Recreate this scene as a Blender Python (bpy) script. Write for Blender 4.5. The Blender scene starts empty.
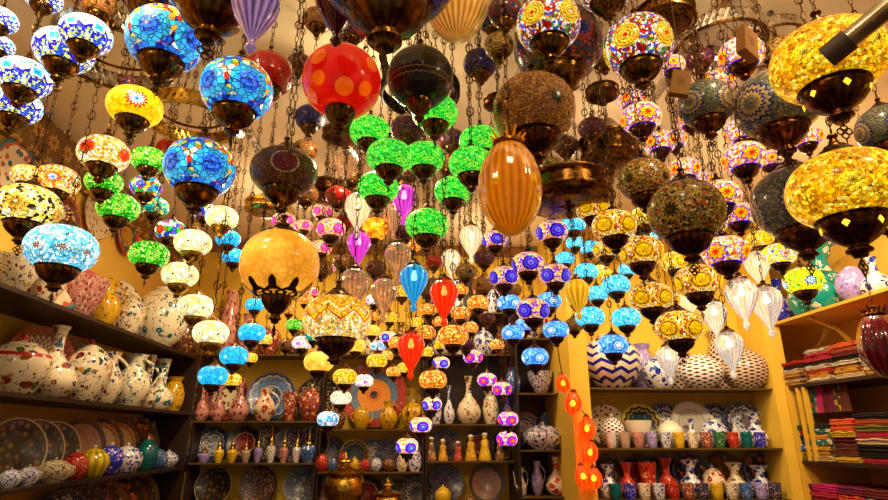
import bpy, math, random
from math import pi, sin, cos, tan, atan2, sqrt, radians
from mathutils import Vector, Matrix
random.seed(7)
S = bpy.context.scene
COL = S.collection

# ------------------------------------------------------------ camera, world, lights, exposure
FPX = 570.0
PITCH, YAW = radians(18.2), radians(3.4)
CAM = Vector((0, 0, 1.45))
cd = bpy.data.cameras.new('camera'); cam = bpy.data.objects.new('camera', cd); COL.objects.link(cam)
cam.location = CAM; cam.rotation_euler = (pi/2 + PITCH, 0, -YAW)
cd.sensor_width = 36; cd.lens = FPX/888*36; cd.clip_start = .02
S.camera = cam
S.view_settings.view_transform = 'Standard'; S.view_settings.look = 'None'
S.view_settings.gamma = 1; S.view_settings.use_curve_mapping = False
S.view_settings.exposure = 0.0
w = bpy.data.worlds.new('world'); S.world = w; w.use_nodes = True
w.node_tree.nodes['Background'].inputs[0].default_value = (1, .80, .55, 1)
w.node_tree.nodes['Background'].inputs[1].default_value = 0.22
LIGHTSCALE = 1.0
def light(kind, loc, power, color=(1, .77, .46), size=.05, target=None, angle=100, blend=.6):
    l = bpy.data.lights.new('spot_fill_light', kind); o = bpy.data.objects.new('spot_fill_light', l); COL.objects.link(o)
    l.energy = power*LIGHTSCALE; l.color = color; o.location = loc; l.shadow_soft_size = size
    if kind == 'SPOT':
        l.spot_size = radians(angle); l.spot_blend = blend
        o.rotation_euler = (Vector(target)-Vector(loc)).to_track_quat('-Z', 'Y').to_euler()
    return o
CEIL = 3.2
# spots under the ceiling aimed at the shelves, most without a modelled head
SPOTS = [(-.98, 1.1, (-1.8, 2.6, 1.1), 85), (-.98, 2.85, (-1.85, 3.4, 1.1), 85), (-.98, 4.1, (-1.0, 5.1, 1.2), 50),
         (1.05, 1.0, (1.9, 3.4, 1.5), 60), (1.5, 3.6, (1.9, 4.5, 1.2), 50), (.35, 3.9, (.5, 5.1, 1.2), 50),
         (2.25, 2.6, (3.0, 3.4, 1.5), 120), (1.28, 3.3, (2.9, 3.9, 1.3), 60)]
for x, y, t, p in SPOTS:
    light('SPOT', (x, y, CEIL-.17), p, target=t, angle=120)
for x, y, p in [(-1.2, .6, 16), (.2, .5, 14), (1.4, .6, 16), (-.2, 2.4, 16), (1.0, 2.6, 14), (-1.0, 3.9, 12), (2.2, 3.0, 12), (.6, 4.5, 10)]:  # added fill lights hanging in mid-air, with no fixture of their own
    light('POINT', (x, y, CEIL-.42), p, size=.1)

# ------------------------------------------------------------ camera maths used to set things at real places
F_ = Vector((sin(YAW)*cos(PITCH), cos(YAW)*cos(PITCH), sin(PITCH)))
R_ = Vector((cos(YAW), -sin(YAW), 0)); U_ = R_.cross(F_)
def ray(px, py): return R_*((px-444)/FPX) + U_*((250-py)/FPX) + F_
def deep(px, py, d): return CAM + ray(px, py)*d
def onY(px, py, Y): r = ray(px, py); return CAM + r*((Y-CAM.y)/r.y)
def onX(px, py, X): r = ray(px, py); return CAM + r*((X-CAM.x)/r.x)
def onZ(px, py, Z): r = ray(px, py); return CAM + r*((Z-CAM.z)/r.z)
def solveX(px, Y, z):
    d = (px-444)/FPX; return (d*(Y*F_.y+(z-CAM.z)*F_.z) - Y*R_.y)/(R_.x-d*F_.x)
def solveY(px, X, z):
    d = (px-444)/FPX; return (d*(X*F_.x+(z-CAM.z)*F_.z) - X*R_.x)/(R_.y-d*F_.y)
def ppm(p): return FPX/((Vector(p)-CAM).dot(F_))

# ------------------------------------------------------------ node helpers
def hx(h):
    h = h.lstrip('#'); v = [int(h[i:i+2], 16)/255 for i in (0, 2, 4)]
    return tuple((c/12.92 if c <= .04045 else ((c+.055)/1.055)**2.4) for c in v) + (1,)
class V:
    def __init__(s, t, sock): s.t, s.s = t, sock
    def m(s, op, b=None, c=None):
        n = s.t.nodes.new('ShaderNodeMath'); n.operation = op
        s.t.links.new(s.s, n.inputs[0])
        for i, q in ((1, b), (2, c)):
            if q is None: continue
            if isinstance(q, V): s.t.links.new(q.s, n.inputs[i])
            else: n.inputs[i].default_value = q
        return V(s.t, n.outputs[0])
    def __add__(s, b): return s.m('ADD', b)
    def __sub__(s, b): return s.m('SUBTRACT', b)
    def __mul__(s, b): return s.m('MULTIPLY', b)
    def __truediv__(s, b): return s.m('DIVIDE', b)
    def lt(s, b): return s.m('LESS_THAN', b)
    def gt(s, b): return s.m('GREATER_THAN', b)
    def fr(s): return s.m('FRACT')
    def ab(s): return s.m('ABSOLUTE')
    def sn(s): return s.m('SINE')
    def sq(s): return s.m('SQRT')
    def mx(s, b): return s.m('MAXIMUM', b)
    def mn(s, b): return s.m('MINIMUM', b)
class Mat:
    def __init__(s, name):
        s.mat = bpy.data.materials.new(name); s.mat.use_nodes = True; s.t = s.mat.node_tree
        s.p = s.t.nodes['Principled BSDF']
        tc = s.t.nodes.new('ShaderNodeTexCoord'); s.co = tc.outputs['Object']
        sp = s.t.nodes.new('ShaderNodeSeparateXYZ'); s.t.links.new(s.co, sp.inputs[0])
        s.x, s.y, s.z = (V(s.t, sp.outputs[i]) for i in range(3))
    def atan(s, a, b): return a.m('ARCTAN2', b)
    def combine(s, x, y, z=0.0):
        n = s.t.nodes.new('ShaderNodeCombineXYZ')
        for i, q in enumerate((x, y, z)):
            if isinstance(q, V): s.t.links.new(q.s, n.inputs[i])
            else: n.inputs[i].default_value = q
        return n.outputs[0]
    def ramp(s, f, stops, const=True):
        n = s.t.nodes.new('ShaderNodeValToRGB'); cr = n.color_ramp; cr.interpolation = 'CONSTANT' if const else 'LINEAR'
        while len(cr.elements) > 1: cr.elements.remove(cr.elements[-1])
        for i, (p, c) in enumerate(stops):
            c = hx(c) if isinstance(c, str) else c
            e = cr.elements[0] if i == 0 else cr.elements.new(min(p, 1))
            e.position = min(p, 1); e.color = c
        s.t.links.new(f.s, n.inputs[0]); return n.outputs[0]
    def mix(s, f, a, b, mode='MIX'):
        n = s.t.nodes.new('ShaderNodeMix'); n.data_type = 'RGBA'; n.blend_type = mode
        ins = {'f': n.inputs[0], 'a': n.inputs[6], 'b': n.inputs[7]}
        for k, q in (('f', f), ('a', a), ('b', b)):
            if isinstance(q, V): s.t.links.new(q.s, ins[k])
            elif isinstance(q, bpy.types.NodeSocket): s.t.links.new(q, ins[k])
            elif isinstance(q, str): ins[k].default_value = hx(q)
            else: ins[k].default_value = q
        return n.outputs[2]
    def vor(s, scale, feat='F1', co=None, rnd=1.0):
        n = s.t.nodes.new('ShaderNodeTexVoronoi'); n.feature = feat; n.inputs['Scale'].default_value = scale
        n.inputs['Randomness'].default_value = rnd
        s.t.links.new(co or s.co, n.inputs['Vector'])
        if feat == 'DISTANCE_TO_EDGE': return V(s.t, n.outputs['Distance'])
        sp = s.t.nodes.new('ShaderNodeSeparateColor'); s.t.links.new(n.outputs['Color'], sp.inputs[0])
        return V(s.t, n.outputs['Distance']), V(s.t, sp.outputs[0]), V(s.t, sp.outputs[1])
    def noise(s, scale, detail=2):
        n = s.t.nodes.new('ShaderNodeTexNoise'); n.inputs['Scale'].default_value = scale; n.inputs['Detail'].default_value = detail
        s.t.links.new(s.co, n.inputs['Vector']); return V(s.t, n.outputs[0])
    def scale(s, col, v):
        n = s.t.nodes.new('ShaderNodeVectorMath'); n.operation = 'SCALE'
        s.t.links.new(col, n.inputs[0])
        if isinstance(v, V): s.t.links.new(v.s, n.inputs[3])
        else: n.inputs[3].default_value = v
        return n.outputs[0]
    def done(s, col, rough=.4, metal=0, emis=0, coat=0, bump=None, trans=0, ior=1.45, bumpd=.3):
        p = s.p
        def put(k, v):
            if isinstance(v, V): s.t.links.new(v.s, p.inputs[k])
            elif isinstance(v, bpy.types.NodeSocket): s.t.links.new(v, p.inputs[k])
            elif isinstance(v, str): p.inputs[k].default_value = hx(v)
            else: p.inputs[k].default_value = v
        put('Base Color', col); put('Roughness', rough); put('Metallic', metal)
        p.inputs['Coat Weight'].default_value = coat; p.inputs['Coat Roughness'].default_value = .12
        p.inputs['Transmission Weight'].default_value = trans; p.inputs['IOR'].default_value = ior
        if isinstance(emis, V) or emis:
            put('Emission Color', col); put('Emission Strength', emis)
        if bump is not None:
            b = s.t.nodes.new('ShaderNodeBump'); b.inputs['Strength'].default_value = bumpd; b.inputs['Distance'].default_value = .01
            s.t.links.new(bump.s, b.inputs['Height']); s.t.links.new(b.outputs[0], p.inputs['Normal'])
        return s.mat

NM = {}; GLOW = .92; MEDS = 1.18
def chips_ramp(cols): return [(i/len(cols), c) for i, c in enumerate(cols)]
def mosaic(name, N=5, rings=(), bg=('#ffffff',), r0=.2, pet=(8, .0), st=1.5, chip=16, border=None, bands=None,
           hh=.35, grout=.065, zz=(0, 0), med=True, ys=1.15, mz=0.0, jit=(.38, 1.1), base=.5):
    """glass mosaic round a globe of radius .5: N round medallions over chips of coloured glass"""
    m = Mat(name); NM[name] = N; st = st*(GLOW if st > .5 else 1)
    phi = m.atan(m.y, m.x)
    rho = (m.x*m.x + m.y*m.y).sq()
    u = ((phi*(N/(2*pi))).fr() - .5)*rho*(2*pi/N)
    v = (m.z/hh).mn(1).mx(-1).m('ARCSINE')*((.5+hh)/2) - (mz-.11)
    _, c1, c2 = m.vor(chip)
    col = m.ramp(c1, chips_ramp(bg))
    if bands:
        zn = m.z/hh
        if zz[1]: zn = zn + (((phi*(zz[0]/(2*pi))).fr()-.5).ab()*4 - 1)*zz[1]
        zn = zn*.5 + .5
        bc = m.ramp(zn, [(p, c or '#000000') for p, c in bands])
        bm = V(m.t, m.ramp(zn, [(p, (0, 0, 0, 1) if c is None else (1, 1, 1, 1)) for p, c in bands]))
        col = m.mix(bm, col, bc)
    if border:
        col = m.mix((m.z/hh).ab().gt(border[0]), col, m.ramp(c2, chips_ramp(border[1])))
    if med:
        r = (u*u + v*v).sq()/MEDS
        ang = m.atan(v, u)
        tri = ((ang*(pet[0]/(2*pi))).fr()-.5).ab()*2
        rp = r + tri*pet[1]
        mc = m.ramp(rp/r0, [(0, rings[0][1])] + [(rings[i-1][0]/r0, rings[i][1]) for i in range(1, len(rings))])
        col = m.mix(rp.lt(r0), col, mc)
    e = m.vor(chip, 'DISTANCE_TO_EDGE')
    g = e.gt(grout)*.85 + .15
    e2 = c2*jit[1] + jit[0]
    col = m.scale(col, g)
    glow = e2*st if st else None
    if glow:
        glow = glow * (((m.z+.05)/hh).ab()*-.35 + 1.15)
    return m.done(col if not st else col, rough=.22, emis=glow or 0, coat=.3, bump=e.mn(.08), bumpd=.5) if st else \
        m.done(col, rough=.22, coat=.3, bump=e.mn(.08), bumpd=.5)

# ------------------------------------------------------------ materials
def plain(name, c, rough=.5, metal=0, emis=0, coat=0, var=.0, sc=20, bump=0):
    m = Mat(name); col = hx(c) if isinstance(c, str) else c
    if var:
        n = m.noise(sc, 4)
        col = m.mix(n, tuple(x*(1-var) for x in col[:3])+(1,), tuple(min(1, x*(1+var)) for x in col[:3])+(1,))
        return m.done(col, rough, metal, emis, coat, bump=n if bump else None, bumpd=bump)
    return m.done(col, rough, metal, emis, coat)
M = {}
def metal(name, a, b, rough=.3, ribs=0):
    m = Mat(name); n = m.noise(22, 5)
    f = n.m('MULTIPLY', 1.6) - .3
    if ribs:
        phi = m.atan(m.y, m.x); rb = ((phi*(ribs/(2*pi))).fr()-.5).ab()*2
        f = f*(rb*.7+.3)
    return m.done(m.mix(f.mn(1).mx(0), a, b), rough=n*.35+(rough-.15), metal=1)
M['bronze'] = metal('aged_bronze', '#1e1208', '#a06c30', .24)
M['bronze_rib'] = metal('fluted_bronze', '#160c05', '#b07a34', .22, 16)
M['copper'] = metal('dark_copper', '#1c0d06', '#90542a', .24, 18)
M['brass'] = metal('polished_brass', '#9a6a1c', '#f0c050', .25)
M['steel'] = metal('silvered_metal', '#8c8478', '#f0e8d8', .25)
M['black'] = plain('black_iron', '#1a1410', .4, .8, var=.3)
M['chain'] = metal('chain_bronze', '#24160c', '#6e4c28', .35)

G = {}
Wt = '#fff6e0'
def R(r, *cols): n = len(cols); return [(r*(i+1)/n, c) for i, c in enumerate(cols)]
G['wave'] = mosaic('glass_white_blue_waves', 6, R(.12, '#1858d0', '#18a8e8', '#30d0f0', '#ffffff'), ['#3020c0', '#d8f040', '#e8f8ff', '#2418b8', '#2860e0'], .125, (4, .03), 1.8, 26,
    bands=[(0, None), (.34, '#2414b8'), (.43, '#ffffff'), (.62, '#28b8e8'), (.68, '#ffffff'), (.9, '#2870e0')], zz=(12, .13), mz=.09)
G['bluemed'] = mosaic('glass_blue_medallions', 5, R(.2, '#1b3fd0', '#2a78e8', '#1f55dc', '#2c9cf0', '#38b8f4'), ['#f0d020', '#e03018', '#2cc0f0', '#f8f0d0', '#1c30b8', '#f09020', '#b0e030', '#2468e0'], .235, (10, .01), 1.15, 13, hh=.42, ys=.95, border=(.72, ['#2030c0', '#2a78e8', '#2aa8f0']))
G['yelflower'] = mosaic('glass_yellow_star_flower', 3, [(.05, '#1838d0'), (.09, '#20b0f0'), (.13, '#ffffff'), (.19, '#e03808'), (.22, '#ffd000')], ['#ffd000', '#ffc400', '#ffdc20', '#ffbc00'], .22, (14, .07), 1.25, 26, grout=.02, mz=.03)
G['redflower'] = mosaic('glass_cream_red_flowers', 4, [(.09, '#ff3000'), (.12, '#e02000'), (.15, '#ff5a10')], ['#fff0b0', '#ffd860', '#ffb030', '#fff8d8', '#e8a020', '#fffbe0'], .17, (14, .05), 1.45, 20, mz=.04)
G['yelblack'] = mosaic('glass_cream_black_flowers', 4, [(.05, '#ffe890'), (.09, '#20140a'), (.13, '#f0a830')], ['#fff0a0', '#ffd850', '#201408', '#fff8d0', '#ffe070', '#f8c840'], .17, (16, .07), 1.35, 19)
G['starflower'] = mosaic('glass_yellow_blue_star', 3, [(.04, '#1838d0'), (.07, '#20a8f0'), (.1, '#ffffff'), (.15, '#d02810'), (.2, '#ffc020')], ['#ffe890', '#ffd040', '#d84818', '#fff6d0', '#ffb830'], .2, (14, .06), 1.45, 22)
G['lightblue'] = mosaic('glass_pale_blue_daisies', 9, [(.03, '#d8b070'), (.07, '#4a2c18'), (.08, '#ffffff')], ['#8ce0ff', '#40c0f0', '#c8f4ff', '#60d0f8', '#e8fcff'], .085, (8, .05), 1.35, 26)
G['greenmo'] = mosaic('glass_green_white_flowers', 6, [(.05, '#088808'), (.08, '#c8ff70'), (.11, '#20a818'), (.14, '#b0ff50')], ['#38d818', '#18a810', '#e8ff90', '#70e828', '#28c020', '#109018'], .14, (6, .05), 1.3, 20)
G['green'] = mosaic('glass_emerald_chips', 5, [(.018, '#ff3010'), (.024, '#109030'), (.06, '#30d840'), (.1, '#18c030')], ['#10b028', '#20d030', '#08902a', '#60e830', '#30e048', '#a8f040'], .1, (10, .02), 1.35, 30, grout=.03, mz=.07)
G['multi'] = mosaic('glass_red_blue_green_flowers', 4, [(.05, '#ffe020'), (.1, '#2840e0'), (.15, '#6040f0')], ['#20c040', '#ffcc20', '#ff4010', '#3048e8', '#ffffff', '#20a0e0'], .15, (8, .06), 1.4, 9)
G['multired'] = mosaic('glass_red_blue_blocks', 3, [(.08, '#ff4818'), (.16, '#ff3010')], ['#3848e8', '#ffffff', '#20b040', '#5050ff', '#ff5020'], .17, (8, .05), 1.4, 8)
G['cream'] = mosaic('glass_cream_scrolls', 6, [(.035, '#6a5020'), (.05, '#fff8c8'), (.075, '#fff8c8'), (.09, '#8a7030'), (.1, '#fff4b0')], ['#fff4a0', '#fff8c8', '#ffee88', '#fffbe0'], .1, (14, .012), 1.45, 11, grout=.03)
G['cyan'] = mosaic('glass_turquoise', 4, [(.025, '#c02020'), (.05, '#e0ffff'), (.1, '#30b8e0'), (.14, '#60d8f0')], ['#20b8e8', '#48d0f0', '#18a0d8', '#90e8f8', '#30c8ec'], .14, (10, .03), 1.45, 18, grout=.02)
G['cyanplain'] = mosaic('glass_sky_turquoise', 4, [(.05, '#e8ffff'), (.09, '#60d8ff'), (.12, '#20b0e8')], ['#18a8e8', '#20b4f0', '#28bcf4', '#1098e0'], .11, (5, .06), 1.45, 20, grout=.015)
G['eye'] = mosaic('glass_pale_blue_rings', 4, [(.03, '#e0a0a0'), (.08, '#f4fcff'), (.105, '#1030b0'), (.15, '#a0e0ff'), (.2, '#2070e0')], ['#50b0f0', '#2080e8', '#90d8ff', '#48a0f0'], .2, (12, .015), 1.4, 16, grout=.02, border=(.8, ['#1838c0', '#2050d0']))
G['violet'] = mosaic('glass_violet_medallions', 4, [(.025, '#e02060'), (.06, '#3838e8'), (.085, '#8888ff'), (.13, '#2010c0'), (.17, '#6040ff'), (.22, '#1c0cb0')], ['#ffc850', '#ff8030', '#ffe8b0', '#7030e8', '#ffb040'], .235, (12, .02), 1.3, 24, border=(.85, ['#3010c0', '#4818d8']))
G['violetfar'] = mosaic('glass_violet_cream_discs', 4, [(.05, '#60e0ff'), (.1, '#2838e0'), (.14, '#9050ff'), (.19, '#3020d8'), (.24, '#5018f0')], ['#ffd890', '#ff9050', '#ffe8c0'], .24, (8, .01), 1.4, 12, grout=.02)
G['magenta'] = mosaic('glass_magenta_orange_discs', 4, [(.08, '#ff8010'), (.11, '#ff2030'), (.16, '#ff10a0'), (.19, '#c020ff'), (.25, '#6018e0')], ['#ffd890', '#c040ff', '#ffc070'], .25, (8, .01), 1.3, 12, grout=.02)
G['pink'] = mosaic('glass_pink_gold', 4, [(.04, '#ffb0f0'), (.1, '#ff20a8'), (.15, '#ff60c8'), (.2, '#e01080')], ['#ffc870', '#ffa050', '#ff50a0', '#ffe0b0'], .2, (8, .03), 1.35, 22)
G['sun'] = mosaic('glass_yellow_suns', 5, [(.015, '#901808'), (.155, '#ffc000'), (.18, '#241004'), (.22, '#ffb000')], ['#ffc010', '#ffe890', '#ffb800', '#c03010', '#ffd030', '#8c5c04', '#fff0c0'], .21, (26, .03), 1.15, 26)
G['redstar'] = mosaic('glass_red_stars', 4, [(.105, '#f01404'), (.185, '#ffb400'), (.205, '#ff7808'), (.235, '#2c10d0')], ['#ffd890', '#ffa840', '#ff7810', '#ffecc0', '#e05808', '#ffc060', '#8090ff'], .235, (8, .07), 1.45, 24, border=(.8, ['#3818d8', '#5020e0', '#3028f0']))
G['yelblue'] = mosaic('glass_yellow_blue_blossoms', 4, [(.03, '#ff6010'), (.07, '#40c0f8'), (.1, '#e0f8ff'), (.13, '#2030c8')], ['#ffe000', '#ffd400', '#ffea20', '#ffe000', '#20b840', '#ffe840'], .14, (7, .05), 1.5, 22, grout=.02)
G['yelred'] = mosaic('glass_yellow_red_blossoms', 4, [(.03, '#802010'), (.08, '#e83010'), (.11, '#ffe880'), (.13, '#3030c0')], ['#ffe000', '#ffd400', '#ffffff', '#ffea20', '#4040d0', '#ffe840'], .14, (7, .05), 1.5, 20, grout=.02)
G['bigyellow'] = mosaic('glass_amber_yellow_chips', 5, [(.05, '#604000'), (.07, '#ffe040'), (.12, '#ffd010')], ['#ffb000', '#ffcc20', '#e89000', '#ffbc00', '#ffe050', '#b87000', '#f8a000', '#ffc410'], .12, (12, .06), 1.15, 30, grout=.05, jit=(.35, 1.0), hh=.36)
G['redmulti'] = mosaic('glass_ruby_gold_discs', 5, [(.03, '#e03010'), (.05, '#ffd030'), (.07, '#d09808'), (.09, '#ffd840'), (.11, '#c89010'), (.135, '#ffd030'), (.15, '#c89010'), (.16, '#ffd840')], ['#c02010', '#fff0d0', '#3050d8', '#a01008', '#30a040', '#ffc850', '#8c0c08', '#e8e0ff'], .165, (4, .0), 1.05, 30, hh=.4)
G['nightblue'] = mosaic('glass_dull_gold_navy', 4, [(.10, '#6c6450'), (.14, '#c09848'), (.17, '#1c2c70'), (.21, '#a88c50'), (.235, '#18245c')], ['#54523c', '#6c6440', '#3c4450', '#7c7048', '#48584c'], .24, (18, .035), .10, 34, hh=.42)  # weak glow in the unlit lamps' glass stands in for ambient light
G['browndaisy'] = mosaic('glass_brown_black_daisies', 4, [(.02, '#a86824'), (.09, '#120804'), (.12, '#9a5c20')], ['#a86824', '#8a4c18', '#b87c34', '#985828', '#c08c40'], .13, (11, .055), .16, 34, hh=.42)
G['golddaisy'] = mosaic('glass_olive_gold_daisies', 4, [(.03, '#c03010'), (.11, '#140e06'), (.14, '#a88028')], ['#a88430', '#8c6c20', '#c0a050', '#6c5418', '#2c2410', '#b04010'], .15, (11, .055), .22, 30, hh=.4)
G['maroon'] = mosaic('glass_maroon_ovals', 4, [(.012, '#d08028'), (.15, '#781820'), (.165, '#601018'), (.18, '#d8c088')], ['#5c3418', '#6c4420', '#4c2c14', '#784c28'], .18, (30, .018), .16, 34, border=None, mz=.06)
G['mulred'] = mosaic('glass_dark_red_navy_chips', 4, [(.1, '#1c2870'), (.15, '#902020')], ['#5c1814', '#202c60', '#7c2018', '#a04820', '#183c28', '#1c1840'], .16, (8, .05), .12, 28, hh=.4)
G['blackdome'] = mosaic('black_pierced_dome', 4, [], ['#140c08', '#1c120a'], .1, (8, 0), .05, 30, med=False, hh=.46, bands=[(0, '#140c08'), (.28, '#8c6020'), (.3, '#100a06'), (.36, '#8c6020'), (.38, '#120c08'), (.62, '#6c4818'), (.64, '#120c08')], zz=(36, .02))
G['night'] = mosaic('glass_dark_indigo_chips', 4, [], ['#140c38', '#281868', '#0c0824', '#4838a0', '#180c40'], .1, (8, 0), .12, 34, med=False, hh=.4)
G['orangewave'] = mosaic('glass_orange_red_zigzag', 8, [], ['#ffd870', '#ffb030', '#fff0a8', '#ffc850', '#ffe8c0'], .1, (8, 0), 1.3, 26,
    bands=[(0, None), (.46, '#c02808'), (.49, '#ffb820'), (.62, '#f8e8b0'), (.66, '#ffb420'), (.78, '#a82008'), (.8, '#ffb420')], zz=(8, .22), med=False)
G['orangemo'] = mosaic('glass_orange_red_rim', 5, [(.04, '#fff0a0'), (.1, '#ff9010')], ['#ffa818', '#ff7c10', '#ffc840', '#ff5010', '#ffe080'], .12, (8, .05), 1.4, 18)
G['yelsmall'] = mosaic('glass_small_yellow', 4, [(.05, '#ffe860'), (.13, '#ffc000'), (.15, '#7c5400'), (.19, '#ffb800')], ['#ffc810', '#ffd840', '#ffb000', '#ffe890'], .19, (10, .02), 1.3, 14)
G['whitepurple'] = mosaic('glass_white_purple_discs', 4, [(.06, '#ff80d0'), (.1, '#8030e0'), (.13, '#ffffff')], ['#fff4e0', '#ffe8ff', '#ffd8a0', '#ffffff'], .14, (8, .01), 1.5, 12)
G['whiteblue'] = mosaic('glass_white_sky_petals', 5, [(.08, '#2098e8'), (.12, '#70c8f8')], ['#f8fcff', '#2898e8', '#e8f8ff', '#60c0f8', '#ffffff'], .12, (4, .07), 1.4, 9)
G['whiteyellow'] = mosaic('glass_white_cream', 5, [(.04, '#b89030'), (.07, '#fff8d8')], ['#fff8e0', '#fffdf0', '#ffe898'], .1, (8, .02), 1.5, 12)
G['tealsmall'] = mosaic('glass_teal_yellow', 4, [(.06, '#ffe040'), (.1, '#18a098')], ['#18b098', '#20c8b0', '#ffe060', '#108878'], .12, (6, .04), 1.2, 12)
G['orangecrackle'] = mosaic('glass_orange_crackle', 5, [], ['#ff9010', '#ff7808', '#ffb020', '#ff8c10'], .1, (8, 0), 1.5, 10, med=False, hh=.6, grout=.03)
def dots_red():
    m = Mat('glass_red_orange_dots'); d, c1, c2 = m.vor(3.2, rnd=.25)
    col = m.mix(d.lt(.36), '#e81204', '#ff6408'); col = m.mix(d.lt(.03), col, '#b82000')
    n = m.noise(6, 3)
    return m.done(col, .18, emis=n*.7+.15, coat=.5)
G['reddots'] = dots_red()
def crackle(name, a, b, st, sc=9, dark=.5, rough=.15):
    m = Mat(name); e = m.vor(sc, 'DISTANCE_TO_EDGE'); n = m.noise(3.5, 3)
    col = m.mix(n, a, b); col = m.scale(col, (e*6).mn(1)*(1-dark)+dark)
    return m.done(col, rough, emis=n*st*1.4+st*.25, coat=.6, bump=e.mn(.1), bumpd=.4)
G['goldball'] = crackle('glass_gold_crackle', '#f08c0c', '#ffbc40', .9, 12, .75)
G['redcrackle'] = crackle('glass_red_crackle', '#6c0804', '#d82010', .35, 22, .35)
G['orangeplain'] = crackle('glass_plain_orange', '#ff9408', '#ffe060', 1.4, 4, .85)
def ribglass(name, a, b, st, ribs=16, rough=.12, trans=0, lo=.35):
    m = Mat(name); phi = m.atan(m.y, m.x)
    rb = ((phi*(ribs/(2*pi))).fr()-.5).ab()*2
    n = m.noise(9, 3)
    col = m.mix((rb*.7+n*.5-.1).mn(1).mx(0), a, b)
    return m.done(col, rough, emis=(rb*(1-lo)+lo)*st if st else 0, coat=.5, trans=trans, ior=1.12 if trans > .5 else 1.3)
G['ribamber'] = ribglass('ribbed_amber_glass', '#b05c00', '#e88c0c', .4, 24, .08, .35, .7)
G['riborange'] = ribglass('pale_ribbed_amber_glass', '#b87018', '#ffc860', .35, 26, .12, .25)
G['ribyellow'] = ribglass('ribbed_yellow_glass', '#e09800', '#ffd030', .7, 12)
G['ribblue'] = ribglass('ribbed_blue_glass', '#0870d0', '#30c8ff', .5, 14, .15, .65, .6)
G['ribred'] = ribglass('ribbed_red_glass', '#d00c04', '#ff4a10', .6, 14, .15, .65, .6)
G['ribpurple'] = ribglass('ribbed_purple_glass', '#9010c8', '#ff60e0', .6, 14, .15, .65, .6)
G['riblilac'] = ribglass('ribbed_lilac_glass', '#382048', '#c8a0e0', .4, 16, .08, .3)
G['ribgarnet'] = ribglass('ribbed_garnet_glass', '#240408', '#701020', .1, 16, .08, .3)
G['ribwhite'] = ribglass('ribbed_lit_white_glass', '#e8c890', '#fff8e0', .55, 18, .15, .65, .6)
G['ribpeach'] = ribglass('ribbed_dim_clear_glass', '#c89060', '#f8d8b0', .16, 18, .06, .8)
def clearg(name, c, rough=.03):
    m = Mat(name); return m.done(hx(c), rough, trans=1, ior=1.3)
G['clear'] = ribglass('clear_ribbed_glass', '#fff0d8', '#ffffff', .3, 18, .05, .8, .5)
G['pinkclear'] = clearg('rose_green_clear_glass', '#ffb0a0')
M['bulb'] = plain('lit_bulb', '#ffdfa0', .4, emis=7)
M['hotbulb'] = plain('lit_gourd_bulb', '#ffc050', .4, emis=16)
M['bulbwhite'] = plain('lit_white_lamp', '#fff4e0', .4, emis=14)
M['star'] = plain('lit_star_glass', '#ffc830', .3, emis=1.6)
M['pepper'] = ribglass('orange_red_gourd_glass', '#f01c02', '#ff6a10', .7, 8, .25, .7, .8)
M['wallyellow'] = plain('ochre_wall_paint', '#e2b63a', .8, var=.14, sc=2.5)
M['sidewall'] = plain('ochre_side_paint', '#dcae44', .8, var=.12, sc=2)
M['ceil'] = plain('beige_ceiling_plaster', '#efd6ae', .9, var=.07, sc=2)
M['floor'] = plain('dark_wooden_floor', '#4a3220', .5, var=.4, sc=3)
M['wood'] = plain('dark_shelf_wood', '#2c1a10', .45, var=.4, sc=9)
M['edge'] = plain('olive_brown_shelf', '#5c4416', .4, var=.3, sc=9)
M['woodlight'] = plain('yellow_painted_wood', '#d6a634', .5, var=.12, sc=6)
M['card'] = plain('brown_cardboard', '#8a5c28', .8, var=.12, sc=12)
M['cardside'] = plain('dark_cardboard', '#4c3018', .8)
M['ink'] = plain('faded_print', '#3a2410', .8)
def beampat():
    m = Mat('carved_gilt_beam'); n = m.noise(30, 3)
    a = (m.y*7).fr()-.5; b = (m.z*7).fr()-.5
    r = (a*a+b*b).sq(); ang = m.atan(b, a)
    p = (ang*8).sn()*.07 + r
    col = m.mix(p.lt(.3), '#6a4416', '#b88434'); col = m.mix(p.lt(.12), col, '#4c2c10')
    return m.done(m.mix(n.gt(.62), col, '#8c6428'), .5)
M['beam'] = beampat()

# glazed pottery: f(m) -> colour
def ceramic(name, fn, rough=.18, coat=.4, emis=0):
    m = Mat(name); return m.done(fn(m), rough, coat=coat)
def floral(bgc, cols, sc=9, t=.33, t2=.0, c2=None):
    def f(m):
        nz = m.t.nodes.new('ShaderNodeTexNoise'); nz.inputs['Scale'].default_value = sc*.9; m.t.links.new(m.co, nz.inputs['Vector'])
        mp = m.t.nodes.new('ShaderNodeVectorMath'); mp.operation = 'MULTIPLY_ADD'
        m.t.links.new(nz.outputs['Color'], mp.inputs[0]); mp.inputs[1].default_value = (1.1/sc,)*3; m.t.links.new(m.co, mp.inputs[2])
        w_ = mp.outputs[0]
        ed = m.vor(sc*.8, 'DISTANCE_TO_EDGE', w_)
        d, a, b = m.vor(sc, 'F1', w_); d2, a2, b2 = m.vor(sc*2.1, 'F1', w_)
        col = m.mix(ed.lt(.02)*b2.gt(.45), bgc, m.ramp(b, chips_ramp(cols)))
        col = m.mix(d2.lt(.26)*a2.gt(.45), col, m.ramp(b2, chips_ramp(cols)))
        col = m.mix(d.lt(b*.16+t-.06), col, m.ramp(a, chips_ramp(cols)))
        col = m.mix(d.lt(.09), col, c2 or bgc)
        return col
    return f
P = {}
P['cream'] = ceramic('cream_glaze_mixed_flowers', floral('#ecd8b4', ['#8c3418', '#1c3c7c', '#3c5c2c', '#c08828', '#6c2414', '#284060'], 8))
P['creamteal'] = ceramic('cream_glaze_teal_leaves', floral('#ecdcb8', ['#106070', '#185c4c', '#1c4c80', '#106070'], 7, .3))
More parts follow.
